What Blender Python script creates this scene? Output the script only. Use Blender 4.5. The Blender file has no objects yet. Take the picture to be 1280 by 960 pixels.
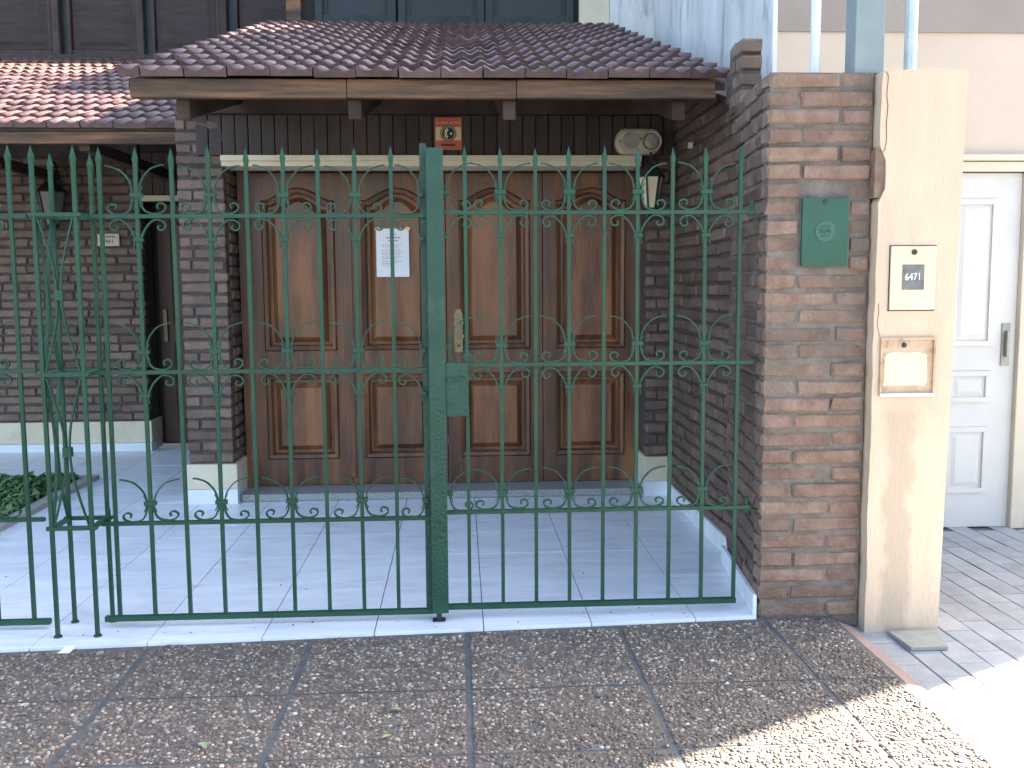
import bpy, bmesh, math, random
import numpy as np
from mathutils import Vector, Matrix

random.seed(7)
R = math.radians
S = bpy.context.scene
COL = S.collection

# ------------------------------------------------------------------ camera
F = 1200.0; CXP, CYP = 640.0, 480.0; CAMH = 1.45
cy_ = Vector(((575-CXP)/F, (CYP-356)/F, -1)).normalized()        # world +Y seen by the camera
cz_ = Vector((-0.012, 1, 0)); cz_ = (cz_ - cz_.dot(cy_)*cy_).normalized()
cx_ = cy_.cross(cz_)
ROT = Matrix((cx_, cy_, cz_))                                     # camera -> world
cam_d = bpy.data.cameras.new('camera'); cam = bpy.data.objects.new('camera', cam_d); COL.objects.link(cam)
cam_d.sensor_width = 36; cam_d.lens = 36*F/1280; cam_d.clip_end = 2000; cam_d.clip_start = 0.05
cam.matrix_world = Matrix.Translation((0, 0, CAMH)) @ ROT.to_4x4()
S.camera = cam
def proj(p):
    c = ROT.transposed() @ (Vector(p) - Vector((0, 0, CAMH)))
    return (CXP + F*c.x/-c.z, CYP - F*c.y/-c.z) if c.z < -0.05 else (-9999, -9999)

# ------------------------------------------------------------------ light
SUN_E = R(37.0); SX, SY = 0.886, 0.463
w = bpy.data.worlds.new('World'); S.world = w; w.use_nodes = True
nt = w.node_tree; bg = nt.nodes['Background']
sky = nt.nodes.new('ShaderNodeTexSky'); sky.sky_type = 'NISHITA'; sky.sun_disc = False
sky.sun_elevation = SUN_E; sky.sun_rotation = math.atan2(SX, SY)
sky.air_density = 1.0; sky.dust_density = 3.0; sky.ozone_density = 1.0
nt.links.new(sky.outputs[0], bg.inputs[0]); bg.inputs[1].default_value = 0.07
sl = bpy.data.lights.new('sun', 'SUN'); so = bpy.data.objects.new('sun', sl); COL.objects.link(so)
sl.energy = 5.0; sl.angle = R(0.53); sl.color = (1.0, 0.93, 0.82)
so.location = (8, 6, 12)
so.rotation_euler = Vector((-SX*math.cos(SUN_E), -SY*math.cos(SUN_E), -math.sin(SUN_E))).to_track_quat('-Z', 'Y').to_euler()
S.view_settings.view_transform = 'Standard'; S.view_settings.look = 'None'
S.view_settings.gamma = 1.0; S.view_settings.exposure = 3.6
S.view_settings.use_curve_mapping = False
S.view_settings.use_white_balance = True          # the phone's shade white balance
S.view_settings.white_balance_temperature = 6950; S.view_settings.white_balance_tint = 10

# ------------------------------------------------------------------ materials
def mat(name, c1, c2=None, rough=0.6, scale=6.0, detail=6.0, bump=0.0, bscale=60.0, metal=0.0, rnd=0.0,
        stretch=(1, 1, 1), c3=None, s3=1.5, t3=(0.55, 0.7), spec=0.5, coat=0.0, lo=0.35, hi=0.65, rough2=None, hue=0.0):
    m = bpy.data.materials.new(name); m.use_nodes = True
    t = m.node_tree; N = t.nodes; L = t.links
    b = N['Principled BSDF']
    b.inputs['Metallic'].default_value = metal; b.inputs['Roughness'].default_value = rough
    b.inputs['Specular IOR Level'].default_value = spec
    b.inputs['Coat Weight'].default_value = coat; b.inputs['Coat Roughness'].default_value = 0.2
    geo = N.new('ShaderNodeNewGeometry'); mp = N.new('ShaderNodeMapping'); mp.inputs['Scale'].default_value = stretch
    L.new(geo.outputs['Position'], mp.inputs[0])
    no = N.new('ShaderNodeTexNoise'); no.inputs['Scale'].default_value = scale; no.inputs['Detail'].default_value = detail
    no.inputs['Roughness'].default_value = 0.62
    L.new(mp.outputs[0], no.inputs[0])
    cr = N.new('ShaderNodeValToRGB'); e = cr.color_ramp.elements
    c2 = c2 or c1
    e[0].position = lo; e[0].color = (*c1, 1); e[1].position = hi; e[1].color = (*c2, 1)
    L.new(no.outputs[0], cr.inputs[0]); out = cr.outputs[0]
    if c3:
        n3 = N.new('ShaderNodeTexNoise'); n3.inputs['Scale'].default_value = s3; n3.inputs['Detail'].default_value = 8
        n3.inputs['Roughness'].default_value = 0.7
        L.new(mp.outputs[0], n3.inputs[0])
        r3 = N.new('ShaderNodeMapRange'); r3.inputs[1].default_value = t3[0]; r3.inputs[2].default_value = t3[1]
        L.new(n3.outputs[0], r3.inputs[0])
        mx = N.new('ShaderNodeMix'); mx.data_type = 'RGBA'; mx.inputs[7].default_value = (*c3, 1)
        L.new(r3.outputs[0], mx.inputs[0]); L.new(out, mx.inputs[6]); out = mx.outputs[2]
    if rnd or hue:
        oi = N.new('ShaderNodeObjectInfo')
        hs = N.new('ShaderNodeHueSaturation')
        mr = N.new('ShaderNodeMapRange'); mr.inputs[3].default_value = 1-rnd; mr.inputs[4].default_value = 1+rnd
        L.new(oi.outputs['Random'], mr.inputs[0]); L.new(mr.outputs[0], hs.inputs['Value'])
        if hue:
            wn = N.new('ShaderNodeTexWhiteNoise'); wn.noise_dimensions = '1D'; L.new(oi.outputs['Random'], wn.inputs['W'])
            m2 = N.new('ShaderNodeMapRange'); m2.inputs[3].default_value = 0.5-hue; m2.inputs[4].default_value = 0.5+hue
            L.new(wn.outputs[0], m2.inputs[0]); L.new(m2.outputs[0], hs.inputs['Hue'])
        L.new(out, hs.inputs['Color']); out = hs.outputs[0]
    L.new(out, b.inputs['Base Color'])
    if rough2 is not None:
        mr = N.new('ShaderNodeMapRange'); mr.inputs[1].default_value = 0.35; mr.inputs[2].default_value = 0.65
        mr.inputs[3].default_value = rough; mr.inputs[4].default_value = rough2
        L.new(no.outputs[0], mr.inputs[0]); L.new(mr.outputs[0], b.inputs['Roughness'])
    if bump:
        nb = N.new('ShaderNodeTexNoise'); nb.inputs['Scale'].default_value = bscale; nb.inputs['Detail'].default_value = 5
        L.new(mp.outputs[0], nb.inputs[0])
        bp = N.new('ShaderNodeBump'); bp.inputs['Strength'].default_value = bump; bp.inputs['Distance'].default_value = 0.01
        L.new(nb.outputs[0], bp.inputs['Height']); L.new(bp.outputs[0], b.inputs['Normal'])
    return m

M = {}
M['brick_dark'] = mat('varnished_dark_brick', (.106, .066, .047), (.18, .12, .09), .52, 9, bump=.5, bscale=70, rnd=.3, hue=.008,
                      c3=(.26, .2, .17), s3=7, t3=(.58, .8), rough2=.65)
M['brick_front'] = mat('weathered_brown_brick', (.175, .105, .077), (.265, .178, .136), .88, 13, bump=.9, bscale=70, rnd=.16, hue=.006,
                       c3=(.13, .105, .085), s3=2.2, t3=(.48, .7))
M['mortar'] = mat('grey_mortar', (.125, .103, .087), (.2, .17, .145), .95, 12, bump=.8, bscale=90)
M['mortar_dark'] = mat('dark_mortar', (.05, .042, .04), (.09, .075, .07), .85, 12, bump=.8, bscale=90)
M['plaster'] = mat('cream_plaster', (.56, .42, .305), (.63, .48, .355), .85, 1.6, bump=.35, bscale=60, stretch=(1, 1, .35),
                   c3=(.42, .325, .24), s3=2.6, t3=(.5, .75))
M['neigh_wall'] = mat('pale_cream_render', (.54, .43, .34), (.59, .48, .385), .85, 1.0, bump=.2, bscale=90)
M['neigh_band'] = mat('taupe_render', (.28, .235, .2), (.33, .28, .24), .85, 1.5, bump=.2, bscale=90)
M['whitewash'] = mat('stained_whitewash', (.5, .5, .49), (.72, .72, .71), .9, 2.2, bump=.3, bscale=50, stretch=(1, 1, .22),
                     c3=(.16, .165, .16), s3=5, t3=(.52, .72))
M['cream_paint'] = mat('cream_painted_plinth', (.6, .53, .38), (.7, .63, .48), .75, 4, bump=.3, bscale=60, c3=(.4, .36, .28), s3=5, t3=(.6, .8))
M['tile_floor'] = mat('white_marbled_ceramic', (.7, .735, .79), (.79, .815, .85), .3, 3.2, bump=.015, bscale=3, rnd=.03, stretch=(.7, 3, 1),
                      c3=(.5, .52, .55), s3=4.5, t3=(.5, .8), rough2=.5)
M['grout'] = mat('dark_grout', (.09, .09, .09), (.16, .16, .15), .9, 20)
M['green'] = mat('green_gloss_paint', (.008, .05, .029), (.013, .07, .039), .42, 7, bump=.3, bscale=130, c3=(.06, .055, .03), s3=22, t3=(.66, .78), spec=.4)
M['green_worn_sheen'] = mat('worn_green_paint_sheen', (.008, .052, .033), (.012, .066, .042), .45, 7, bump=.5, bscale=70, c3=(.085, .125, .075), s3=2.2, t3=(.55, .75), spec=.45)  # pale patches: worn paint plus reflections on the post put into the colour
M['green_box'] = mat('green_meter_paint', (.009, .064, .04), (.014, .082, .052), .5, 5, bump=.15, bscale=60)
M['green_pale'] = mat('rubbed_green_paint', (.028, .1, .07), (.036, .12, .084), .5, 30)
M['roof_tile'] = mat('glazed_brown_roof_tile', (.075, .04, .039), (.13, .07, .068), .32, 9, bump=.25, bscale=90, rnd=.3, hue=.008, rough2=.5, spec=.6,
                     c3=(.1, .068, .066), s3=4, t3=(.55, .75))
M['fascia'] = mat('weathered_timber', (.06, .034, .02), (.24, .12, .056), .75, 3.5, bump=.5, bscale=40, stretch=(.35, 1, 5),
                  c3=(.055, .04, .03), s3=2.2, t3=(.46, .62), lo=.38, hi=.62)
M['beam'] = mat('dark_timber', (.045, .03, .023), (.085, .056, .04), .8, 5, spec=.2, bump=.4, bscale=40, stretch=(1, .4, 1))
M['plank'] = mat('dark_stained_plank', (.038, .026, .023), (.06, .042, .036), .6, 5, bump=.3, bscale=50, stretch=(4, 1, .4), rnd=.25)
M['door'] = mat('varnished_cedar_door', (.085, .034, .017), (.25, .102, .042), .28, 2.4, bump=.2, bscale=30, stretch=(5, 5, .5),
                c3=(.05, .03, .022), s3=1.3, t3=(.46, .7), rough2=.48, rnd=.12)
M['door_panel'] = mat('varnished_cedar_panel', (.105, .039, .018), (.28, .115, .047), .26, 2.0, bump=.25, bscale=24, stretch=(4, 4, .6),
                      c3=(.06, .034, .024), s3=1.5, t3=(.48, .7), rough2=.45, rnd=.18)
M['entry_door'] = mat('dark_entry_door', (.07, .034, .022), (.11, .055, .035), .45, 3, stretch=(5, 5, .5))
M['brass'] = mat('aged_brass', (.2, .17, .1), (.3, .26, .15), .5, 20, metal=.7)
M['steel'] = mat('dull_steel', (.28, .27, .25), (.36, .35, .33), .45, 20, metal=.7)
M['galv'] = mat('galvanised_steel', (.42, .5, .52), (.55, .62, .63), .45, 9, metal=.35)
M['grey_col'] = mat('grey_painted_steel', (.2, .25, .25), (.25, .3, .3), .5, 4)
M['pipe'] = mat('white_plastic_pipe', (.6, .61, .64), (.66, .67, .7), .45, 6)
M['black'] = mat('black_iron', (.012, .014, .014), (.025, .028, .028), .5, 20)
M['lamp_glass'] = mat('cream_lamp_glass', (.72, .62, .44), (.8, .7, .52), .3, 8)
M['dull_glass'] = mat('dull_lamp_glass', (.1, .13, .115), (.16, .18, .16), .2, 8)
M['flood'] = mat('yellowed_plastic', (.5, .44, .31), (.6, .53, .39), .5, 8)
M['lens'] = mat('cloudy_lens', (.3, .28, .23), (.4, .37, .31), .2, 14)
M['white_door'] = mat('white_painted_door', (.58, .56, .53), (.63, .61, .58), .45, 3)
M['ivory'] = mat('ivory_trim', (.58, .5, .39), (.63, .55, .43), .6, 3)
M['window_frame'] = mat('dark_window_timber', (.04, .027, .024), (.075, .052, .046), .6, 5, spec=.25, stretch=(1, 1, .5), bump=.2)
M['window_green'] = mat('dark_green_shutter', (.024, .033, .034), (.04, .052, .053), .6, 5, spec=.25)
M['glass'] = mat('dark_window_glass', (.02, .026, .028), (.03, .036, .038), .3, 3, spec=.25)
M['shutter'] = mat('brown_shutter', (.035, .024, .023), (.055, .038, .036), .6, 4, stretch=(1, 1, 5), spec=.25)
M['paper'] = mat('white_paper', (.8, .8, .82), (.82, .82, .84), .8)
M['ink'] = mat('printed_ink', (.1, .1, .11), rough=.8)
M['ink_grey'] = mat('faint_print', (.34, .34, .38), rough=.8)
M['red'] = mat('sign_red', (.55, .12, .075), (.6, .14, .09), .5, 10)
M['sign_cream'] = mat('sign_cream', (.68, .55, .3), (.72, .6, .35), .5, 10)
M['sign_dark'] = mat('sign_black', (.02, .03, .028), rough=.5)
M['meter'] = mat('cream_enamel', (.56, .48, .35), (.61, .53, .4), .5, 6, c3=(.5, .3, .16), s3=9, t3=(.68, .85))
M['rust'] = mat('rusty_enamel', (.5, .38, .27), (.42, .28, .17), .7, 8, c3=(.22, .1, .05), s3=11, t3=(.52, .72), bump=.3)
M['niche'] = mat('chalky_white_enamel', (.58, .49, .37), (.62, .53, .41), .7, 4)
M['slate'] = mat('dark_slate_window', (.1, .1, .1), (.17, .17, .165), .4, 30)
M['strip'] = mat('reddish_concrete', (.22, .155, .14), (.28, .2, .18), .9, 8, bump=.5, bscale=120)
M['slab'] = mat('slab_mortar', (.09, .078, .068), (.16, .14, .12), .9, 14, bump=.8, bscale=160)
M['joint'] = mat('blue_grey_joint', (.075, .078, .082), (.115, .118, .12), .9, 9, bump=.6, bscale=120)
M['paver'] = mat('grey_cement_paver', (.3, .31, .315), (.38, .39, .395), .9, 8, bump=.6, bscale=180, rnd=.1, c3=(.24, .25, .255), s3=1.8)
M['asphalt'] = mat('asphalt', (.04, .04, .04), (.06, .06, .06), .9, 12, bump=.5, bscale=200)
M['kerb'] = mat('kerb_concrete', (.3, .29, .27), (.38, .37, .35), .9, 6, bump=.4)
M['granite'] = mat('grey_granite_step', (.16, .16, .16), (.42, .42, .42), .6, 120, lo=.4, hi=.6)
M['soil'] = mat('soil', (.03, .024, .018), (.05, .04, .03), .95, 20)
M['leaf'] = mat('ivy_leaf', (.05, .12, .035), (.11, .21, .07), .5, 9)
M['leaf_dry'] = mat('fallen_leaf', (.2, .28, .13), (.26, .34, .17), .6, 30)
M['dark'] = mat('shaded_interior', (.03, .027, .025), (.05, .045, .04), .9, 4)
M['far_wall'] = mat('rendered_wall', (.5, .46, .4), (.56, .52, .46), .85, 1.2)
M['cover'] = mat('cement_lid', (.24, .24, .21), (.32, .32, .28), .85, 10, bump=.4)

def scraped_patch(m):
    # rough scraped streak in the plaster below the sunken box
    t = m.node_tree; N = t.nodes; L = t.links; b = N['Principled BSDF']
    src = b.inputs['Base Color'].links[0].from_socket
    geo = N.new('ShaderNodeNewGeometry'); sep = N.new('ShaderNodeSeparateXYZ'); L.new(geo.outputs['Position'], sep.inputs[0])
    nz = N.new('ShaderNodeTexNoise'); nz.inputs['Scale'].default_value = 7; nz.inputs['Detail'].default_value = 8; L.new(geo.outputs['Position'], nz.inputs[0])
    def math_(op, a, c):
        n = N.new('ShaderNodeMath'); n.operation = op
        for i, q in enumerate((a, c)):
            if isinstance(q, (int, float)): n.inputs[i].default_value = q
            else: L.new(q, n.inputs[i])
        return n.outputs[0]
    off = math_('MULTIPLY', math_('SUBTRACT', nz.outputs[0], .5), .16)
    dx = math_('ABSOLUTE', math_('ADD', math_('SUBTRACT', sep.outputs[0], 1.872), off), 0.0)
    r = N.new('ShaderNodeMapRange'); r.inputs[1].default_value = .07; r.inputs[2].default_value = .04; L.new(dx, r.inputs[0])
    rz = N.new('ShaderNodeMapRange'); rz.inputs[1].default_value = .95; rz.inputs[2].default_value = .88; L.new(sep.outputs[2], rz.inputs[0])
    k = math_('MULTIPLY', math_('MULTIPLY', r.outputs[0], rz.outputs[0]), .75)
    mx = N.new('ShaderNodeMix'); mx.data_type = 'RGBA'; mx.inputs[7].default_value = (.42, .325, .24, 1)
    L.new(k, mx.inputs[0]); L.new(src, mx.inputs[6]); L.new(mx.outputs[2], b.inputs['Base Color'])
scraped_patch(M['plaster'])

def pebble_material():
    m = bpy.data.materials.new('pebble_aggregate'); m.use_nodes = True
    t = m.node_tree; b = t.nodes['Principled BSDF']; b.inputs['Roughness'].default_value = .55
    a = t.nodes.new('ShaderNodeAttribute'); a.attribute_name = 'pcol'
    t.links.new(a.outputs['Color'], b.inputs['Base Color'])
    return m
M['pebble'] = pebble_material()

# ------------------------------------------------------------------ helpers
class MB:
    def __init__(s): s.v = []; s.f = []
    def box(s, x0, x1, y0, y1, z0, z1, T=None):
        i = len(s.v)
        P = [(x0, y0, z0), (x1, y0, z0), (x1, y1, z0), (x0, y1, z0), (x0, y0, z1), (x1, y0, z1), (x1, y1, z1), (x0, y1, z1)]
        s.v += [tuple(T @ Vector(p)) for p in P] if T else P
        s.f += [tuple(i+k for k in q) for q in ((0, 3, 2, 1), (4, 5, 6, 7), (0, 1, 5, 4), (1, 2, 6, 5), (2, 3, 7, 6), (3, 0, 4, 7))]
        return s
    def prism_y(s, poly, y0, y1):                     # polygon in XZ (counter-clockwise seen from -Y), front at y0
        i = len(s.v); n = len(poly)
        s.v += [(x, y0, z) for x, z in poly] + [(x, y1, z) for x, z in poly]
        s.f.append(tuple(i+k for k in range(n))); s.f.append(tuple(i+n+k for k in reversed(range(n))))
        s.f += [(i+k, i+n+k, i+n+(k+1) % n, i+(k+1) % n) for k in range(n)]
        return s
    def raised(s, outer, inner, yb, yf):              # raised panel: outer loop at yb, inner loop (same count) at yf
        i = len(s.v); n = len(outer)
        s.v += [(x, yb, z) for x, z in outer] + [(x, yf, z) for x, z in inner]
        s.f.append(tuple(i+n+k for k in range(n)))
        s.f += [(i+k, i+(k+1) % n, i+n+(k+1) % n, i+n+k) for k in range(n)]
        return s
    def sweep(s, pts, y, wy, th):                     # flat bar following pts in XZ
        n = len(pts); i = len(s.v)
        for k, (x, z) in enumerate(pts):
            a = pts[max(k-1, 0)]; b = pts[min(k+1, n-1)]
            dx, dz = b[0]-a[0], b[1]-a[1]; l = math.hypot(dx, dz) or 1
            nx, nz = -dz/l*th/2, dx/l*th/2
            s.v += [(x+nx, y-wy/2, z+nz), (x-nx, y-wy/2, z-nz), (x-nx, y+wy/2, z-nz), (x+nx, y+wy/2, z+nz)]
        for k in range(n-1):
            a = i+4*k; b = a+4
            for q in range(4): s.f.append((a+q, a+(q+1) % 4, b+(q+1) % 4, b+q))
        s.f.append((i+3, i+2, i+1, i)); e = i+4*(n-1); s.f.append((e, e+1, e+2, e+3))
        return s
    def lathe(s, prof, c, seg=16, axis='z', rot=0.0):
        i = len(s.v); n = len(prof)
        for r, h in prof:
            for k in range(seg):
                a = 2*math.pi*k/seg + rot
                u, v = r*math.cos(a), r*math.sin(a)
                s.v.append((c[0]+u, c[1]+v, c[2]+h) if axis == 'z' else (c[0]+u, c[1]-h, c[2]+v))
        for j in range(n-1):
            for k in range(seg):
                a = i+j*seg+k; b = i+j*seg+(k+1) % seg
                s.f.append((a, b, b+seg, a+seg))
        s.f.append(tuple(i+k for k in reversed(range(seg)))); s.f.append(tuple(i+(n-1)*seg+k for k in range(seg)))
        return s
    def spike(s, x, y, z0, z1, h):                    # square bar with a pyramid tip slightly wider than the bar
        s.box(x-h, x+h, y-h, y+h, z0, z1-.075)
        i = len(s.v); g = h*1.35
        s.v += [(x-h, y-h, z1-.075), (x+h, y-h, z1-.075), (x+h, y+h, z1-.075), (x-h, y+h, z1-.075),
                (x-g, y-g, z1-.05), (x+g, y-g, z1-.05), (x+g, y+g, z1-.05), (x-g, y+g, z1-.05), (x, y, z1)]
        for k in range(4):
            a = i+k; b = i+(k+1) % 4
            s.f += [(a, b, b+4, a+4), (a+4, b+4, i+8)]
        return s
    def build(s, name, m, parent=None, smooth=False, bevel=0.0):
        me = bpy.data.meshes.new(name); me.from_pydata(s.v, [], s.f); me.update()
        bm = bmesh.new(); bm.from_mesh(me)
        bmesh.ops.recalc_face_normals(bm, faces=bm.faces)
        if bevel:
            bmesh.ops.bevel(bm, geom=[e for e in bm.edges if len(e.link_faces) == 2 and e.calc_face_angle(0) > .6],
                            offset=bevel, segments=2, affect='EDGES', profile=.6)
        if smooth:
            for f in bm.faces: f.smooth = True
        bm.to_mesh(me); bm.free()
        if m: me.materials.append(M[m])
        return link(name, me, parent)

def link(name, data, parent=None, mw=None):
    o = bpy.data.objects.new(name, data); COL.objects.link(o)
    if mw is not None: o.matrix_basis = mw
    if parent is not None:
        o.parent = parent
        if parent.type == 'EMPTY': o.matrix_parent_inverse = Matrix.Translation(-parent.location)
    return o

def thing(name, loc, label, cat, group=None):
    o = bpy.data.objects.new(name, None); COL.objects.link(o); o.location = loc; o.empty_display_size = .1
    return tag(o, label, cat, group)

def tag(o, label, cat, group=None):
    o['label'] = label; o['category'] = cat
    if group: o['group'] = group
    if o.type == 'MESH' and not o.children:           # put the origin at the base
        c = [v.co for v in o.data.vertices]
        p = Vector(((min(v.x for v in c)+max(v.x for v in c))/2, (min(v.y for v in c)+max(v.y for v in c))/2, min(v.z for v in c)))
        o.data.transform(Matrix.Translation(-p)); o.location = p
    return o

def struct(o): o['kind'] = 'structure'; return o

def spline(P, n=5):
    out = []
    for i in range(len(P)-1):
        p0 = P[max(i-1, 0)]; p1 = P[i]; p2 = P[i+1]; p3 = P[min(i+2, len(P)-1)]
        for k in range(n):
            t = k/n
            out.append(tuple(.5*(2*p1[a]+(p2[a]-p0[a])*t+(2*p0[a]-5*p1[a]+4*p2[a]-p3[a])*t*t+(3*p1[a]-p0[a]-3*p2[a]+p3[a])*t**3) for a in (0, 1)))
    return out + [P[-1]]

def text(body, size, loc, m, parent, name='lettering', xs=1.0, rot=0.0):
    cu = bpy.data.curves.new(name, 'FONT'); cu.body = body; cu.size = size; cu.align_x = 'CENTER'; cu.align_y = 'CENTER'
    cu.extrude = 0.0006; cu.resolution_u = 2
    o = bpy.data.objects.new(name, cu); COL.objects.link(o)
    bpy.context.view_layer.update()
    me = bpy.data.meshes.new_from_object(o.evaluated_get(bpy.context.evaluated_depsgraph_get()))
    bpy.data.objects.remove(o)
    me.transform(Matrix.Translation(loc) @ Matrix.Rotation(rot, 4, 'Y') @ Matrix.Rotation(R(90), 4, 'X') @ Matrix.Diagonal((xs, 1, 1, 1)))
    me.materials.clear(); me.materials.append(M[m])
    return link(name, me, parent)

def join_stuff(name, specs, parent, m):
    V = []; Fc = []
    for me, mw in specs:
        i = len(V); V += [tuple(mw @ v.co) for v in me.vertices]
        Fc += [tuple(i+k for k in p.vertices) for p in me.polygons]
    me = bpy.data.meshes.new(name); me.from_pydata(V, [], Fc); me.update(); me.materials.append(M[m])
    o = link(name, me, parent); o['kind'] = 'stuff'; return o

# ------------------------------------------------------------------ ground, pavements
struct(MB().box(-80, 80, -80, 90, -.6, -.26).build('ground', 'asphalt'))
struct(MB().box(-80, 80, -7.2, -1.75, -.26, -.2).build('road', 'asphalt'))
struct(MB().box(-40, 40, -1.75, -1.6, -.26, -.06).build('kerb', 'kerb'))
side = struct(MB().box(-14, 1.62, -1.6, 4.06, -.2, -.0150).build('sidewalk', 'joint'))
# exposed-aggregate slabs
SW, SD = .645, .485
slab_me = {}
def slab_mesh(wd, dp):
    k = (round(wd, 3), round(dp, 3))
    if k not in slab_me:
        o = MB().box(-wd/2, wd/2, -dp/2, dp/2, -.03, 0).build('slab', 'slab', bevel=.004); slab_me[k] = o.data
        bpy.data.objects.remove(o)
    return slab_me[k]
slabs = []
def edge_y(x): return 3.945+.052*x        # front edge of the tiled floor
for i in range(-4, 4):
    for j in range(0, 8):
        xc = .015+SW*i+SW/2; yc = 3.84-SD*j-SD/2
        x0, x1 = xc-SW/2+.011, xc+SW/2-.011; y0, y1 = yc-SD/2+.006, yc+SD/2-.006
        if i == 2: x1 = 1.60
        if i > 2: continue
        if j == 0:
            e0, e1 = (4.0, 4.0) if i == 2 else (edge_y(x0)-.012, edge_y(x1)-.012)
            slabs.append((x0, x1, y0, min(e0, e1)))
            o = MB(); o.v = [(x0, y0, -.042), (x1, y0, -.042), (x1, e1, -.042), (x0, e0, -.042), (x0, y0, -.012), (x1, y0, -.012), (x1, e1, -.012), (x0, e0, -.012)]
            o.f = [(0, 3, 2, 1), (4, 5, 6, 7), (0, 1, 5, 4), (1, 2, 6, 5), (2, 3, 7, 6), (3, 0, 4, 7)]
            o.build('slab', 'slab', side); continue
        slabs.append((x0, x1, y0, y1))
        link('slab', slab_mesh(x1-x0, y1-y0), side, Matrix.Translation(((x0+x1)/2, (y0+y1)/2, -.012)))

# pebbles set in the slabs
rng = np.random.default_rng(3)
def pebbles():
    ico = bmesh.new(); bmesh.ops.create_icosphere(ico, subdivisions=1, radius=1)
    bv = np.array([v.co[:] for v in ico.verts]); bf = np.array([[v.index for v in f.verts] for f in ico.faces]); ico.free()
    C = []
    for (x0, x1, y0, y1) in slabs:
        if y1 < 1.9: continue
        n = int((x1-x0)*(y1-y0)*6800)
        C.append(np.stack([rng.uniform(x0+.004, x1-.004, n), rng.uniform(y0+.004, y1-.004, n)], 1))
    C = np.concatenate(C)
    # thin out overlapping ones on a grid
    g = np.floor(C/.0095).astype(int); _, idx = np.unique(g[:, 0]*100000+g[:, 1], return_index=True); C = C[idx]
    n = len(C)
    a = rng.uniform(0, np.pi, n); r1 = rng.uniform(.0052, .0088, n)*rng.choice([1, 1.3], n, p=[.7, .3]); r2 = r1*rng.uniform(.6, .95, n); rz = r1*rng.uniform(.45, .8, n)
    P = bv[None]*np.stack([r1, r2, rz], 1)[:, None, :]
    P = P*(1+rng.uniform(-.16, .16, (n, len(bv), 1)))
    ca, sa = np.cos(a)[:, None], np.sin(a)[:, None]
    X = P[..., 0]*ca-P[..., 1]*sa; Y = P[..., 0]*sa+P[..., 1]*ca
    V = np.stack([X+C[:, 0:1], Y+C[:, 1:2], P[..., 2]-.0125+rng.uniform(-.001, .0015, (n, 1))], 2).reshape(-1, 3)
    T = (bf[None]+(np.arange(n)*len(bv))[:, None, None]).reshape(-1, 3)
    me = bpy.data.meshes.new('pebble_aggregate')
    me.vertices.add(len(V)); me.vertices.foreach_set('co', V.ravel())
    me.loops.add(T.size); me.loops.foreach_set('vertex_index', T.ravel())
    me.polygons.add(len(T)); me.polygons.foreach_set('loop_start', np.arange(len(T))*3); me.polygons.foreach_set('loop_total', np.full(len(T), 3))
    me.update(calc_edges=True)
    pal = np.array([(.085, .06, .045), (.13, .09, .065), (.06, .05, .045), (.17, .125, .09), (.1, .085, .075), (.24, .2, .16), (.31, .275, .23), (.4, .36, .31)])
    pc = pal[rng.choice(8, n, p=[.14, .2, .1, .2, .16, .13, .055, .015])]*rng.uniform(1.0, 1.45, (n, 1))
    # dirty patches
    ph = np.sin(C[:, 0]*3.1+1)*np.cos(C[:, 1]*4.3)+np.sin(C[:, 0]*1.3-C[:, 1]*2.2)
    pc *= (1-.14*np.clip(ph, -1, 1))[:, None]
    ca_ = np.concatenate([pc, np.ones((n, 1))], 1).repeat(len(bv), 0)
    at = me.attributes.new('pcol', 'FLOAT_COLOR', 'POINT'); at.data.foreach_set('color', ca_.astype(np.float32).ravel())
    me.polygons.foreach_set('use_smooth', np.ones(len(T), bool))
    me.materials.append(M['pebble'])
    o = link('pebble_aggregate', me, side); o['kind'] = 'stuff'
pebbles()
# reddish edging strip
m_ = MB(); i_ = 0
m_.v = [(1.605, -1.6, -.014), (1.70, -1.6, -.05), (1.70, 3.99, -.05), (1.605, 3.99, -.014), (1.605, -1.6, -.2), (1.70, -1.6, -.2), (1.70, 3.99, -.2), (1.605, 3.99, -.2)]
m_.f = [(0, 1, 2, 3), (4, 7, 6, 5), (0, 4, 5, 1), (1, 5, 6, 2), (2, 6, 7, 3), (3, 7, 4, 0)]
struct(m_.build('edging_strip', 'strip'))
# neighbour's pavers
npv = struct(MB().box(1.69, 14, -1.6, 5.75, -.2, -.079).build('neighbour_pavement', 'grout'))
PW, PL = .13, .235
pv = [MB().box(-PW/2+.0022*(1+q), PW/2-.0022*(1+q), -PL/2+.0014, PL/2-.0014, -.03, 0).build('paver', 'paver', bevel=.003).data for q in range(2)]
for o in [o for o in COL.objects if o.name.startswith('paver')]: bpy.data.objects.remove(o)
pc = []; rest = []
for i in range(0, 20):
    for j in range(0, 17):
        x = 1.77+PW*i; y = 5.72-PL*j-(PL/2 if i % 2 else 0)-PL/2
        mw = Matrix.Translation((x, y, -.07+random.uniform(-.0012, .0012))) @ Matrix.Rotation(random.uniform(-.006, .006), 4, 'Z')
        px, py = proj((x, y, -.07))
        (pc if -30 < px < 1310 and py < 990 else rest).append((pv[random.randint(0, 1)], mw))
for me, mw in pc[:300]: link('paver', me, npv, mw)
join_stuff('distant_pavers', pc[300:]+rest, npv, 'paver')

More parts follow.
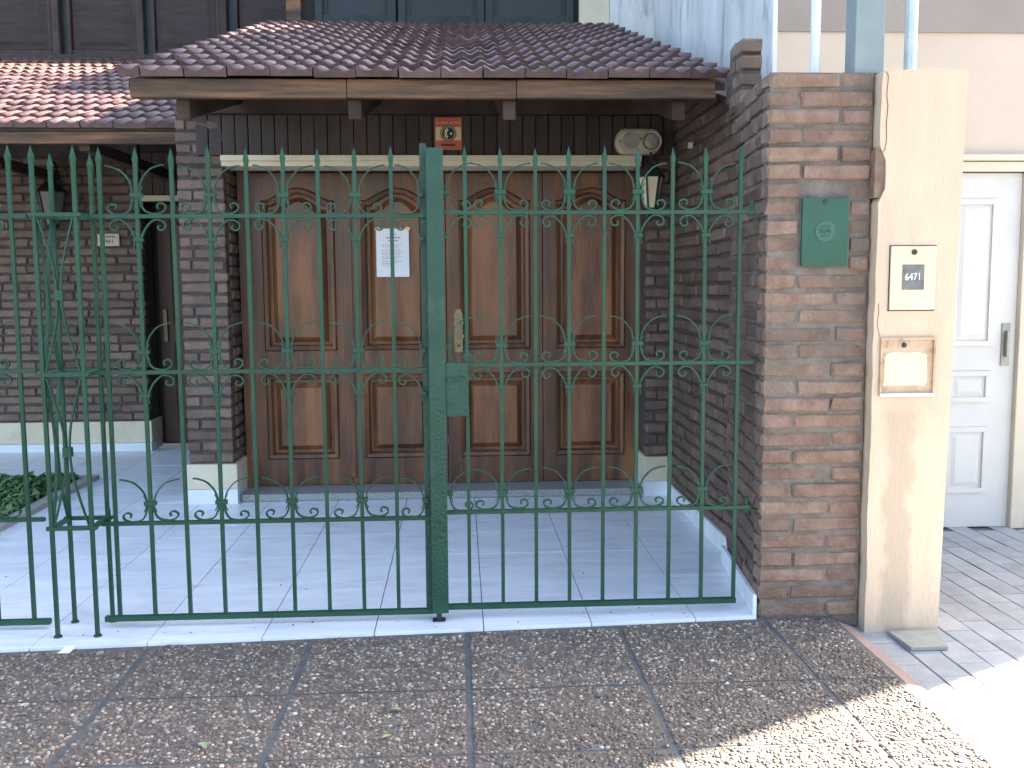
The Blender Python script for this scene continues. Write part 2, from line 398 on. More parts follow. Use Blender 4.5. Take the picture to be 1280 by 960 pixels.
# tiled forecourt
floor = struct(MB().box(-6.5, 1.46, 4.04, 8.75, -.14, -.007).build('forecourt_floor', 'grout'))
TX = [.083-.4605*k for k in range(14, 0, -1)] + [.083, .548, 1.006]
edges_x = sorted(TX) + [1.46]
edges_y = [3.945, 4.165] + [4.165+.4605*k for k in range(1, 11)]
tme = {}
for a in range(len(edges_x)-1):
    for b in range(len(edges_y)-1):
        x0, x1, y0, y1 = edges_x[a]+.0022, edges_x[a+1]-.0022, edges_y[b]+.0022, edges_y[b+1]-.0022
        if y1 > 8.72: y1 = 8.72
        if y0 > 8.6 or x0 < -6.2: continue
        if y0 < 4.1 and x1 > 1.3: x1 = 1.278
        if x1 < -2.75 and 5.0 < (y0+y1)/2 < 7.35: continue          # planting bed
        if b == 0:
            o = MB(); o.v = [(x, y, z) for z in (-.03, 0) for x, y in ((x0, edge_y(x0)), (x1, edge_y(x1)), (x1, y1), (x0, y1))]
            o.f = [(0, 3, 2, 1), (4, 5, 6, 7), (0, 1, 5, 4), (1, 2, 6, 5), (2, 3, 7, 6), (3, 0, 4, 7)]
            o.build('floor_tile', 'tile_floor', floor, bevel=.0012); continue
        k = (round(x1-x0, 3), round(y1-y0, 3))
        if k not in tme:
            o = MB().box(-k[0]/2, k[0]/2, -k[1]/2, k[1]/2, -.02, 0).build('floor_tile', 'tile_floor', bevel=.0012); tme[k] = o.data; bpy.data.objects.remove(o)
        link('floor_tile', tme[k], floor, Matrix.Translation(((x0+x1)/2, (y0+y1)/2, random.uniform(-.0006, .0006))))
# fill beside the planting bed and the bed itself
bed = struct(MB().box(-6.0, -2.83, 4.9, 7.24, -.1, .004).build('planting_bed_soil', 'soil'))
MB().box(-6.1, -2.75, 7.235, 7.34, -.1, .035).build('bed_border', 'kerb', bed, bevel=.004)
MB().box(-2.84, -2.755, 4.7, 7.235, -.1, .035).build('bed_border', 'kerb', bed, bevel=.004)
def ground_cover():
    v = []; f = []
    for k in range(5200):
        x = random.uniform(-5.2, -2.85); y = random.uniform(5.0, 7.23); z = random.uniform(.01, .07)
        if random.random() < .5: x = random.uniform(-3.9, -2.85)
        l = random.uniform(.03, .06); wd = l*.42
        T = Matrix.Translation((x, y, z)) @ Matrix.Rotation(random.uniform(0, 6.28), 4, 'Z') @ Matrix.Rotation(random.uniform(-.9, .9), 4, 'X') @ Matrix.Rotation(random.uniform(-.5, .5), 4, 'Y')
        i = len(v)
        v += [tuple(T @ Vector(p)) for p in ((0, -l, 0), (wd, -l*.2, .006), (0, l, 0), (-wd, -l*.2, .006))]
        f.append((i, i+1, i+2, i+3))
    me = bpy.data.meshes.new('ground_cover'); me.from_pydata(v, [], f); me.update(); me.materials.append(M['leaf'])
    o = link('ground_cover', me); o['kind'] = 'stuff'
    o['label'] = 'low leafy green ground cover in the planting bed'; o['category'] = 'plants'
ground_cover()

# ------------------------------------------------------------------ bricks
def brick_variants(L, D, Hh, m, n=5):
    out = []
    for k in range(n):
        me = bpy.data.meshes.new('brick'); bm = bmesh.new(); bmesh.ops.create_cube(bm, size=1)
        bmesh.ops.scale(bm, vec=(L, D, Hh), verts=bm.verts)
        bmesh.ops.bevel(bm, geom=bm.edges[:], offset=.0075, segments=1, affect='EDGES')
        for v in bm.verts:
            v.co += Vector((random.uniform(-.006, .006), random.uniform(-.004, .004), random.uniform(-.0045, .0045)))
        bm.to_mesh(me); bm.free(); me.materials.append(M[m]); out.append(me)
    return out
PITCH = .0758
BV = {}
def bricks(O, u, n, length, z0, z1, m, L=.275, pattern='run', depth=.1, joint=.014, jit=.007, skip=None, top=None):
    """rows of bricks on a vertical face: O start point, u direction along it, n outward normal"""
    specs = []
    u = Vector((*u, 0)).normalized(); n = Vector((*n, 0)).normalized()
    Rm = Matrix((u, -n, Vector((0, 0, 1)))).transposed().to_4x4()
    rows = int(round((z1-z0)/PITCH)); p = (z1-z0)/rows
    for r in range(rows):
        zc = z0+p*(r+.5); segs = []
        if pattern == 'pillar':
            a = length*(.32+random.uniform(-.02, .02))
            segs = [(0, a), (a, length)] if r % 2 else [(0, length-a), (length-a, length)]
        else:
            s = -(L+joint)*(.5 if r % 2 else 0) - random.uniform(0, .03)
            while s < length-.01:
                ll = L*random.choice([1, 1, 1, .96, .52])
                a, b = max(s, 0), min(s+ll+joint, length)
                if b-a > .035: segs.append((a, b))
                s += ll+joint
        for a, b in segs:
            c = (a+b)/2
            if skip and skip(c, zc, a, b): continue
            if top and zc+p/2 > top(c)+.01: continue
            ln = b-a-joint; key = (m, 'h' if ln < .17 else 's')
            if key not in BV: BV[key] = brick_variants(.13 if ln < .17 else .275, .1, .0605, m)
            base = .13 if ln < .17 else .275
            pos = Vector((*O, 0))+u*c-n*(depth/2-random.uniform(-jit, jit)); pos.z = zc+random.uniform(-.0018, .0018)
            flip = Matrix.Rotation(math.pi if random.random() < .5 else 0, 4, 'Y')
            mw = Matrix.Translation(pos) @ Rm @ Matrix.Rotation(random.uniform(-.011, .011), 4, 'Y') @ flip @ Matrix.Diagonal((ln/base, depth/.1, p/PITCH*.985, 1))
            specs.append((random.choice(BV[key]), mw))
    return specs
def place_bricks(groups, cap=300):
    """groups: list of (parent, material, specs); the cap bricks that show largest become parts, the rest one stuff part each"""
    allb = []
    for gi, (par, m, sp) in enumerate(groups):
        for me, mw in sp:
            p = mw.translation; px, py = proj(p); seen = -20 < px < 1300 and -20 < py < 980
            allb.append((0 if seen else 1, (p-Vector((0, 0, CAMH))).length, gi, me, mw))
    allb.sort(key=lambda a: a[:3])
    for a in allb[:cap]: link('brick', a[3], groups[a[2]][0], a[4])
    for gi, (par, m, sp) in enumerate(groups):
        rest = [(a[3], a[4]) for a in allb[cap:] if a[2] == gi]
        if rest: join_stuff('far_bricks', rest, par, m)

# ------------------------------------------------------------------ brick boundary wall (right)
bw = thing('brick_boundary_wall', (1.5, 4.05, 0), 'tall rough brick wall with stepped top, ending in a broad brown pillar beside the green gate', 'wall')
XW0, XW1, YW0, YW1 = 1.283, 1.365, 4.02, 4.84
mc = MB()
mc.v = [(XW0+.014, YW0+.009, -.06), (1.735, YW0+.009, -.06), (1.735, YW1, -.06), (XW1+.014, YW1, -.06),
        (XW0+.014, YW0+.009, 2.318), (1.735, YW0+.009, 2.318), (1.735, YW1, 2.318), (XW1+.014, YW1, 2.318)]
mc.f = [(0, 3, 2, 1), (4, 5, 6, 7), (0, 1, 5, 4), (1, 2, 6, 5), (2, 3, 7, 6), (3, 0, 4, 7)]
core = mc.build('mortar_bed', 'mortar', bw)
mc2 = MB(); mc2.v = [(x, y, z) for y, z in ((YW1+.002, 2.34), (6.46, 2.80)) for x, z in ((1.435, -.06), (1.83, -.06), (1.83, z), (1.435, z))]
mc2.f = [(0, 1, 2, 3), (4, 7, 6, 5), (0, 4, 5, 1), (1, 5, 6, 2), (2, 6, 7, 3), (3, 7, 4, 0)]
mc2.box(1.358, 1.452, 4.66, 4.86, 2.286, 2.60); mc2.box(1.38, 1.46, 4.862, 5.0, 2.36, 2.52)
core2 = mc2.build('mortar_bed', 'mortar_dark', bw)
du = (XW1-XW0, YW1-YW0); ln_ = math.hypot(*du); nn = (-du[1]/ln_, du[0]/ln_)
g_front = bricks((XW0, YW0), (1, 0), (0, -1), .452, -.015, 2.325, 'brick_front', pattern='pillar',
                 skip=lambda c, z, a, b: False)
# the meter door sits in a chased opening: shorten bricks crossing it
def chase(sp, x0, x1, z0, z1):
    out = []
    for me, mw in sp:
        c = mw.translation; half = me.dimensions.x/2*mw.to_scale().x if hasattr(me, 'dimensions') else None
        xs = [(mw @ v.co).x for v in me.vertices]; a, b = min(xs), max(xs)
        if c.z+.03 > z0 and c.z-.03 < z1 and b > x0 and a < x1:
            for (p, q) in ((a, min(b, x0-.008)), (max(a, x1+.008), b)):
                if q-p > .03:
                    s = (q-p)/(b-a)
                    out.append((me, Matrix.Translation(((p+q)/2, c.y, c.z)) @ mw.to_3x3().to_4x4() @ Matrix.Diagonal((s, 1, 1, 1))))
        else: out.append((me, mw))
    return out
g_front = chase(g_front, 1.43, 1.643, 1.515, 1.81)
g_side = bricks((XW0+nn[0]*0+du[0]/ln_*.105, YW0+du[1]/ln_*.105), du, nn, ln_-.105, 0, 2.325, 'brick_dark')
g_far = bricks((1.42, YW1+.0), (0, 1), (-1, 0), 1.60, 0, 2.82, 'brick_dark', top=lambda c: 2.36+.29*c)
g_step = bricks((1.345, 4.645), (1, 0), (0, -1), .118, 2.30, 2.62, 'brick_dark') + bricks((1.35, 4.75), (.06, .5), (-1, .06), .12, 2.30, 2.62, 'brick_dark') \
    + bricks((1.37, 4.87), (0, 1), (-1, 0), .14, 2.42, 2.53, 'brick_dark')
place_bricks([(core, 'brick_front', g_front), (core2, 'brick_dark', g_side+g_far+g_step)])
# white skirting tiles along the foot of the wall
def skirt(parent, A, B, nrm, h, t=.016, name='skirting_tile'):
    A = Vector((*A, 0)); B = Vector((*B, 0)); n = Vector((*nrm, 0)).normalized()*t
    m = MB(); m.v = [tuple(p+Vector((0, 0, z))) for z in (0.001, h) for p in (A, B, B+n, A+n)]
    m.f = [(0, 3, 2, 1), (4, 5, 6, 7), (0, 1, 5, 4), (1, 2, 6, 5), (2, 3, 7, 6), (3, 0, 4, 7)]
    return m.build(name, 'tile_floor', parent)
for t0, t1 in ((.0, .53), (.535, .985)):
    skirt(bw, (XW0-.004+du[0]*t0, YW0+du[1]*t0-.005), (XW0-.004+du[0]*t1, YW0+du[1]*t1-.005), (-1, .1), .092)
for y0, y1 in ((4.845, 5.29), (5.294, 5.75), (5.754, 6.2), (6.204, 6.43)):
    skirt(bw, (1.414, y0), (1.414, y1), (-1, 0), .098)

# green meter door
gm = thing('gas_meter_door', (1.535, 4.01, 1.515), 'green metal meter door with round embossed emblem set in the brick pillar', 'meter door')
MB().box(1.432, 1.640, 4.022, 4.034, 1.513, 1.808).build('frame', 'mortar', gm)
MB().box(1.437, 1.636, 4.006, 4.0215, 1.518, 1.803).build('door', 'green_box', gm, bevel=.003)
MB().lathe([(.0, -.001), (.011, 0), (.011, .003), (.007, .0045), (0, .0045)], (1.535, 4.006, 1.786), 16, 'y').build('lock', 'black', gm)
em = MB().lathe([(0, -.001), (.042, 0), (.043, .002), (.039, .0032), (.036, .002), (0, .002)], (1.537, 4.006, 1.664), 28, 'y').build('emblem', 'green_pale', gm)
mm = MB()
for k in range(5): mm.box(1.511+.0105*k, 1.518+.0105*k, 4.0015, 4.0045, 1.656+.004*(k % 2), 1.676-.003*(k % 3))
mm.box(1.518, 1.556, 4.0015, 4.0045, 1.682, 1.687); mm.box(1.522, 1.553, 4.0015, 4.0045, 1.643, 1.648)
mm.build('relief', 'green_box', em)

# ------------------------------------------------------------------ plaster pillar
pp = thing('plaster_pillar', (1.91, 4.05, -.075), 'cream plaster pillar with a long crack and broken edge next to the brick wall', 'pillar')
bmx = MB()
# irregular chipped left edge
zz = [-.075+.0597*k for k in range(41)]
def left_edge(z):
    b = 1.742+.0015*math.sin(z*9)+random.uniform(-.002, .002)
    return b+.03 if 1.82 < z < 1.985 else b
L_ = [(left_edge(z), z) for z in zz]
poly = [(2.098, zz[0]), (2.098, 2.293)] + [(1.98, 2.325), (1.86, 2.319), (1.748, 2.314)] + [p for p in reversed(L_) if p[1] < 2.30]
poly = [(2.07, zz[0])] + [(2.105, 2.318)] + poly[2:]
body = bmx.prism_y(poly, 3.965, 4.40).build('body', 'plaster', pp)
MB().box(1.728, 1.80, 3.974, 4.3, 1.8, 2.0).build('exposed_brick', 'brick_front', pp)
# crack: thin dark groove line standing as recessed filler strips
cr = MB(); pts = [(1.755, 2.31), (1.768, 2.29), (1.764, 2.22), (1.770, 2.17), (1.766, 2.10), (1.769, 2.04), (1.764, 2.0), (1.758, 1.985)]
cr.sweep(spline(pts, 3), 3.9645, .002, .0022)
cr.sweep(spline([(1.758, 1.36), (1.76, 1.32), (1.755, 1.28), (1.762, 1.24), (1.768, 1.22)], 3), 3.9645, .002, .0018)
cr.build('crack', 'mortar_dark', pp)
# meter window plate
mb = thing('meter_box_cover', (1.898, 3.96, 1.333), 'cream metal meter cover with a dark window hand-lettered 6471', 'meter cover')
MB().box(1.797, 1.999, 3.963, 3.9645, 1.328, 1.603).build('frame', 'mortar_dark', mb)
MB().box(1.801, 1.996, 3.955, 3.963, 1.333, 1.599).build('plate', 'meter', mb, bevel=.002)
MB().lathe([(0, -.001), (.012, 0), (.011, .004), (0, .004)], (1.9, 3.955, 1.574), 14, 'y').build('screw', 'black', mb)
MB().box(1.851, 1.945, 3.953, 3.9548, 1.417, 1.522).build('meter_window', 'slate', mb, bevel=.0008)
text('6471', .042, (1.897, 3.9524, 1.470), 'paper', mb, xs=.85, rot=R(-2))
# rusty niche cover
rb = thing('rusty_niche_box', (1.89, 3.96, .973), 'rust-edged white sunken box below the numbered cover', 'meter box')
MB().box(1.774, 2.005, 3.9622, 3.9645, .972, 1.212).build('back', 'rust', rb)
wz = []
for k in range(40):
    a = 2*math.pi*k/40; c_, s_ = math.cos(a), math.sin(a); e = .32
    wz.append((1.882+.094*math.copysign(abs(c_)**e, c_)+random.uniform(-.004, .004), 1.075+.078*math.copysign(abs(s_)**e, s_)+random.uniform(-.004, .004)+(.012 if abs(c_) < .6 and s_ < 0 else 0)))
MB().prism_y(wz, 3.9612, 3.9621).build('paint_patch', 'niche', rb)
m = MB(); m.box(1.770, 2.009, 3.953, 3.9615, 1.205, 1.216); m.box(1.770, 1.779, 3.953, 3.9615, .981, 1.204); m.box(2.0, 2.009, 3.953, 3.9615, .981, 1.204)
m.build('rim', 'rust', rb)
MB().box(1.770, 2.009, 3.949, 3.9615, .966, .980).build('sill', 'galv', rb)
MB().lathe([(0, -.001), (.011, 0), (.009, .005), (0, .005)], (1.873, 3.9608, 1.184), 14, 'y').build('screw', 'black', rb)
# posts standing on the walls
p = MB().lathe([(.021, 0), (.021, 1.6)], (1.516, 4.12, 2.322), 16).build('conduit_pipe', 'pipe', smooth=False)
tag(p, 'thin white plastic pipe standing on top of the brick pillar', 'pipe')
p = MB().box(1.665, 1.79, 4.06, 4.17, 2.324, 3.9).build('steel_post', 'grey_col', bevel=.004)
tag(p, 'thick square grey painted post on top of the brick pillar', 'post')
p = MB().lathe([(.026, 0), (.026, 1.6)], (1.93, 4.12, 2.318), 16).build('conduit_pipe', 'galv')
tag(p, 'galvanised metal conduit rising from the cream plaster pillar', 'pipe')
lid = MB(); lid.v = [(1.83, 3.93, -.066), (2.05, 3.93, -.066), (2.0, 3.735, -.066), (1.842, 3.735, -.066), (1.83, 3.93, -.05), (2.05, 3.93, -.05), (2.0, 3.735, -.05), (1.842, 3.735, -.05)]
lid.f = [(0, 3, 2, 1), (4, 5, 6, 7), (0, 1, 5, 4), (1, 2, 6, 5), (2, 3, 7, 6), (3, 0, 4, 7)]
tag(lid.build('cement_lid', 'cover', bevel=.003), 'small cement lid lying at the foot of the plaster pillar', 'lid')

# ------------------------------------------------------------------ neighbour's house
nh = thing('neighbour_house', (4.4, 8, -.08), 'pale cream house with a taupe band and white door beside the plaster pillar', 'house')
ND = 5.68; NT = 6.05
m = MB(); m.box(1.862, 2.45, ND, 13, -.08, NT); m.box(3.47, 6.17, ND, 13, -.08, NT); m.box(2.45, 3.47, ND, 13, 2.16, NT); m.box(2.45, 3.47, ND+.14, 13, -.08, 2.16)
m.build('wall', 'neigh_wall', nh)
MB().box(1.862, 6.17, ND-.012, ND-.002, 2.905, NT-.2).build('taupe_band', 'neigh_band', nh)
MB().box(1.832, 1.860, ND-.012, 16, .0, NT+.02).build('whitewashed_side_wall', 'whitewash', nh)
MB().box(1.424, 1.831, 9.17, 9.29, 3.0, NT).build('whitewashed_return', 'whitewash', nh)
MB().box(1.84, 6.22, ND-.06, 13.2, NT+.022, NT+.14).build('parapet', 'neigh_wall', nh)
m = MB(); m.box(2.452, 3.468, ND-.035, ND-.001, 2.10, 2.158); m.box(3.385, 3.466, ND-.03, ND+.06, -.075, 2.098); m.box(2.452, 2.52, ND-.03, ND+.06, -.075, 2.098)
m.build('door_frame', 'ivory', nh, bevel=.006)
m = MB(); m.box(2.40, 3.53, ND-.05, ND-.002, 2.162, 2.20); m.build('head_moulding', 'ivory', nh, bevel=.008)
nd = MB().box(2.522, 3.383, ND+.012, ND+.06, -.068, 2.096).build('door', 'white_door', nh)
def rect(x0, x1, z0, z1): return [(x0, z0), (x1, z0), (x1, z1), (x0, z1)]
for z0, z1 in ((1.06, 1.94), (.715, .905), (.15, .56)):
    for x0, x1 in ((2.62, 2.9), (2.97, 3.235)):
        m = MB(); fr = .03
        m.box(x0, x1, ND-.002, ND+.0115, z0, z0+fr); m.box(x0, x1, ND-.002, ND+.0115, z1-fr, z1); m.box(x0, x0+fr, ND-.002, ND+.0115, z0+fr+.001, z1-fr-.001); m.box(x1-fr, x1, ND-.002, ND+.0115, z0+fr+.001, z1-fr-.001)
        k = .055
        m.raised(rect(x0+fr+.01, x1-fr-.01, z0+fr+.01, z1-fr-.01), rect(x0+k+.01, x1-k-.01, z0+k+.01, z1-k-.01), ND+.0118, ND+.003)
        m.build('panel', 'white_door', nd)
h_ = MB().box(3.295, 3.348, ND+.002, ND+.0115, .935, 1.195).build('handle_plate', 'steel', nd, bevel=.002)
MB().box(3.312, 3.331, ND-.03, ND+.002, .99, 1.15).build('pull', 'steel', nd, bevel=.005)

# ------------------------------------------------------------------ the house
hs = thing('brick_house', (-1.5, 7, 0), 'low dark brick house with brown tiled porch roofs and a panelled wooden garage door', 'house')
# left garage pier
PX0, PX1, PY = -1.825, -1.515, 6.41
pier = MB().box(PX0+.012, PX1-.012, PY+.012, 6.85, .27, 2.62).build('garage_pier', 'mortar_dark', hs)
g_p = bricks((PX0, PY), (1, 0), (0, -1), PX1-PX0, .275, 2.60, 'brick_dark', L=.21)
g_ps = bricks((PX1, PY+.102), (0, 1), (1, 0), .27, .275, 2.2, 'brick_dark', L=.21)
MB().box(-1.835, -1.497, PY-.02, 6.74, .105, .272).build('pier_plinth', 'cream_paint', hs, bevel=.004)
MB().box(-1.832, -1.5, PY-.016, 6.74, .001, .103).build('skirting_tile', 'tile_floor', hs)
# right garage pier
pr = MB().box(1.262, 1.44, PY+.03, 6.85, .27, 2.6).build('garage_pier', 'mortar_dark', hs)
g_r = bricks((1.25, PY+.02), (1, 0), (0, -1), .17, .275, 2.58, 'brick_dark', L=.17)
MB().box(1.243, 1.413, PY-.002, 6.74, .105, .272).build('pier_plinth', 'cream_paint', hs, bevel=.004)
MB().box(1.245, 1.412, PY+.002, 6.74, .001, .103).build('skirting_tile', 'tile_floor', hs)
# entrance wall
EY = 8.6
ew = MB().box(-6.5, -2.77, EY+.012, 8.9, .25, 3.1).build('entrance_wall', 'mortar_dark', hs)
g_e = bricks((-4.35, EY), (1, 0), (0, -1), 4.35-2.755, .272, 2.56, 'brick_dark', L=.235)
g_e2 = bricks((-6.5, EY), (1, 0), (0, -1), 6.5-4.35, .272, 2.56, 'brick_dark', L=.235)
MB().box(-6.5, -2.745, EY-.014, 8.9, .075, .266).build('plinth', 'cream_paint', hs, bevel=.003)
MB().box(-6.5, -2.75, EY-.022, 8.9, .001, .073).build('skirting_tile', 'tile_floor', hs)
place_bricks([(pier, 'brick_dark', g_p+g_ps), (ew, 'brick_dark', g_e+g_e2), (pr, 'brick_dark', g_r)])
# entrance door
ed = MB().box(-2.735, -1.84, 8.94, 8.99, .02, 2.19).build('entry_door', 'entry_door', hs)
for z0, z1 in ((.2, .95), (1.1, 2.05)):
    for x0, x1 in ((-2.62, -2.34), (-2.24, -1.95)):
        MB().raised(rect(x0, x1, z0, z1), rect(x0+.05, x1-.05, z0+.05, z1-.05), 8.939, 8.925).build('panel', 'entry_door', ed)
MB().box(-2.70, -2.665, 8.90, 8.939, .95, 1.25).build('handle', 'brass', ed, bevel=.004)
MB().box(-2.742, -2.2, EY-.03, EY+.08, 2.19, 2.235).build('entry_lintel', 'cream_paint', hs)
ec = MB().box(-2.75, -1.83, EY+.02, 8.9, 2.24, 2.9).build('entry_cladding', 'dark', hs)
for k in range(9): MB().box(-2.745+.1*k, -2.65+.1*k, EY, EY+.018, 2.245, 2.6).build('plank', 'plank', ec, bevel=.004)
# garage body behind the facade (side wall, back, ceiling)
m = MB(); m.box(-1.82, -1.6, 6.86, 9.2, 0, 3.0); m.box(-1.82, 1.83, 9.21, 9.3, 0, 3.6); m.box(-6.5, -1.83, 9.0, 9.1, 0, 3.05)
m.build('rear_wall', 'dark', hs)
# garage threshold
MB().box(-1.49, 1.24, 6.45, 6.86, .002, .05).build('threshold', 'granite', hs, bevel=.006)
# garage door leaves
DX = [-1.44, -.768, -.096, .576, 1.245]; DY = 6.72; DZ0, DZ1 = .055, 2.215
def arch(x0, x1, zs, rise, n=14):
    w = x1-x0; e = .035*w/.45; pts = []
    for k in range(n+1):
        t = k/n; x = x0+e+(w-2*e)*t
        pts.append((x, zs+rise*math.sin(math.pi*t)**1.15))
    return [(x0, zs)] + pts + [(x1, zs)]
for k in range(4):
    x0, x1 = DX[k]+.003, DX[k+1]-.003
    sx = .095; a, b = x0+sx, x1-sx
    fr = MB()
    fr.box(x0, a, DY, DY+.045, DZ0, DZ1); fr.box(b, x1, DY, DY+.045, DZ0, DZ1)
    fr.box(a+.0005, b-.0005, DY+.001, DY+.045, DZ0, .25); fr.box(a+.0005, b-.0005, DY+.001, DY+.045, .825, 1.01)
    ar = arch(a+.0005, b-.0005, 2.02, .085)
    fr.prism_y([(b-.0005, DZ1), (a+.0005, DZ1)] + ar, DY+.001, DY+.045)
    leaf = fr.build('garage_door_leaf', 'door', hs)
    MB().box(a-.02, b+.02, DY+.046, DY+.06, .2, 2.16).build('backing', 'door', leaf)
    # mouldings around the panels
    def ring(outer, inner, yo, yi):
        mb_ = MB(); n = len(outer); mb_.v = [(x, yo, z) for x, z in outer]+[(x, yi, z) for x, z in inner]
        mb_.f = [(q, (q+1) % n, n+(q+1) % n, n+q) for q in range(n)]
        return mb_
    lo_o = rect(a, b, .25, .825)
    up_o = [(a, 1.01), (b, 1.01)] + [p for p in reversed(arch(a, b, 2.02, .085))]
    def inset(poly, d, cx, czl, czh):
        zmin = min(p[1] for p in poly); zmax = max(p[1] for p in poly); xa = min(p[0] for p in poly); xb = max(p[0] for p in poly)
        out = []
        for x, z in poly:
            X = xa+d+(x-xa)*(xb-xa-2*d)/(xb-xa)
            out.append((X, z+d if z < zmin+.01 else z-d))
        return out
    for po in (lo_o, up_o):
        i1 = inset(po, .022, 0, 0, 0); i2 = inset(po, .05, 0, 0, 0); i3 = inset(po, .085, 0, 0, 0)
        m = ring(po, i1, DY-.016, DY-.006); r2 = ring(i1, inset(po, .030, 0, 0, 0), DY-.006, DY+.044)
        n0 = len(m.v); m.v += r2.v; m.f += [tuple(q+n0 for q in f) for f in r2.f]
        o0 = inset(po, -.012, 0, 0, 0); r3 = ring(o0, po, DY+.0005, DY-.016)
        n0 = len(m.v); m.v += r3.v; m.f += [tuple(q+n0 for q in f) for f in r3.f]
        m.build('moulding', 'door', leaf)
        p2 = MB().raised(i2, i3, DY+.043, DY+.008); r4 = ring(inset(po, .028, 0, 0, 0), i2, DY+.0445, DY+.043)
        n0 = len(p2.v); p2.v += r4.v; p2.f += [tuple(q+n0 for q in f) for f in r4.f]
        p2.build('panel', 'door_panel', leaf)
    if k == 0: MB().box(x1-.03, x1+.028, DY-.014, DY-.0005, DZ0+.05, DZ1-.01).build('cover_strip', 'door', leaf, bevel=.003)
    if k == 2:
        pl = MB(); pl.prism_y([(x0+.05, .985), (x0+.078, .98), (x0+.107, .985), (x0+.11, 1.24), (x0+.098, 1.275), (x0+.078, 1.285), (x0+.06, 1.275), (x0+.048, 1.24)], DY-.016, DY-.0005)
        hp = pl.build('handle_plate', 'brass', leaf)
        kx = x0+.08
        MB().sweep(spline([(kx, 1.20), (kx+.015, 1.21), (kx+.03, 1.19), (kx+.02, 1.165), (kx+.005, 1.14), (kx+.012, 1.115), (kx+.035, 1.10), (kx+.03, 1.085)], 4), DY-.045, .012, .009).build('lever', 'brass', leaf)
        MB().box(kx-.006, kx+.006, DY-.045, DY-.014, 1.195, 1.207).build('spindle', 'brass', leaf)
        MB().box(kx-.01, kx+.012, DY-.0175, DY-.0165, 1.02, 1.035).build('keyhole', 'sign_dark', leaf)
MB().box(-1.50, -1.442, 6.69, 6.82, .05, 2.27).build('door_jamb', 'door', hs)
MB().box(1.247, 1.262, 6.69, 6.82, .05, 2.27).build('door_jamb', 'door', hs)
MB().box(-1.5, 1.262, 6.68, 6.82, 2.222, 2.29).build('door_head', 'door', hs)
# cream lintel
m = MB(); m.prism_y([(-1.53, 2.222), (1.205, 2.222), (1.205, 2.288), (-1.53, 2.288)], 6.40, 6.66)
m.build('garage_lintel', 'cream_paint', hs, bevel=.006)
MB().box(-1.53, 1.205, 6.375, 6.399, 2.254, 2.29).build('lintel_moulding', 'cream_paint', hs, bevel=.004)
# dark plank cladding over the door
cl = MB().box(-1.7, 1.40, 6.432, 6.66, 2.292, 2.72).build('gable_cladding', 'dark', hs)
k = 0; x = -1.69
while x < 1.36:
    wd = .0845
    MB().box(x+.0025, x+wd-.0025, 6.404+random.uniform(-.002, .002), 6.431, 2.291, 2.55).build('plank', 'plank', cl, bevel=.006)
    x += wd
MB().box(-1.74, 1.41, 6.36, 6.43, 2.552, 2.64).build('wall_plate', 'beam', hs)

# roofs ---------------------------------------------------------------
ANG = R(17.8); TA = math.tan(ANG); CA, SA = math.cos(ANG), math.sin(ANG)
def roof_z(y, y0, z0=2.505): return z0+(y-y0)*TA
def deck(name, x0, x1, y0, y1, zb, parent):
    m = MB(); t = .04
    m.v = [(x0, y0, zb-t), (x1, y0, zb-t), (x1, y1, zb-t+(y1-y0)*TA), (x0, y1, zb-t+(y1-y0)*TA), (x0, y0, zb), (x1, y0, zb), (x1, y1, zb+(y1-y0)*TA), (x0, y1, zb+(y1-y0)*TA)]
    m.f = [(0, 3, 2, 1), (4, 5, 6, 7), (0, 1, 5, 4), (1, 2, 6, 5), (2, 3, 7, 6), (3, 0, 4, 7)]
    return m.build(name, 'beam', parent)
FY = 5.03; LY = 6.64
d1 = deck('garage_roof', -1.66, 1.395, FY+.05, 9.2, 2.49, hs)
d2 = deck('entrance_roof', -6.2, -1.84, LY+.05, 11.16, 2.49, hs)
TW, TE, TL = .2135, .311, .36
def tile_mesh(x0f=0.0, x1f=1.0):
    seg = 10; me = bpy.data.meshes.new('roof_tile'); v = []; f = []
    def prof(u): return .0135*math.cos(4*math.pi*(u-.52))+.0135
    lift = .023; base = .006
    us = [x0f+(x1f-x0f)*k/seg for k in range(seg+1)]
    for u in us:
        x = (u-.5)*(TW-.006); h = prof(u)
        v += [(x, 0, lift+h), (x, TL, h*.9+.001), (x, .003, -.001)]
    for k in range(seg):
        a = 3*k; b = a+3
        f += [(a, b, b+1, a+1), (a+2, b+2, b, a)]
    n = len(v); f += [(0, 1, 2), (n-3, n-1, n-2)]
    me.from_pydata(v, [], f); me.update(); me.materials.append(M['roof_tile'])
    bm = bmesh.new(); bm.from_mesh(me); bmesh.ops.recalc_face_normals(bm, faces=bm.faces); bm.to_mesh(me); bm.free()
    for p in me.polygons: p.use_smooth = p.index % 2 == 0
    return me
t_full, t_l, t_r = tile_mesh(), tile_mesh(.5, 1), tile_mesh(0, .5)
def lay(x0, x1, y0, zb, rows, parent):
    out = []
    for r in range(rows):
        off = (TW/2 if r % 2 else 0)
        y = y0+r*TE*CA; z = zb+r*TE*SA
        n = int(math.ceil((x1-x0+off)/TW))
        for c in range(n+1):
            xc = x1-TW/2-TW*c+off
            me = t_full
            if xc > x1-.01-TW/4 and off: me = t_r
            if xc-TW/2 < x0-.02:
                if xc < x0-.02: continue
                me = t_l
            mw = Matrix.Translation((xc+random.uniform(-.002, .002), y+random.uniform(-.004, .004), z+random.uniform(-.003, .004))) @ Matrix.Rotation(ANG+random.uniform(-.014, .014), 4, 'X') @ Matrix.Rotation(random.uniform(-.014, .014), 4, 'Z')
            out.append((me, mw, parent))
    return out
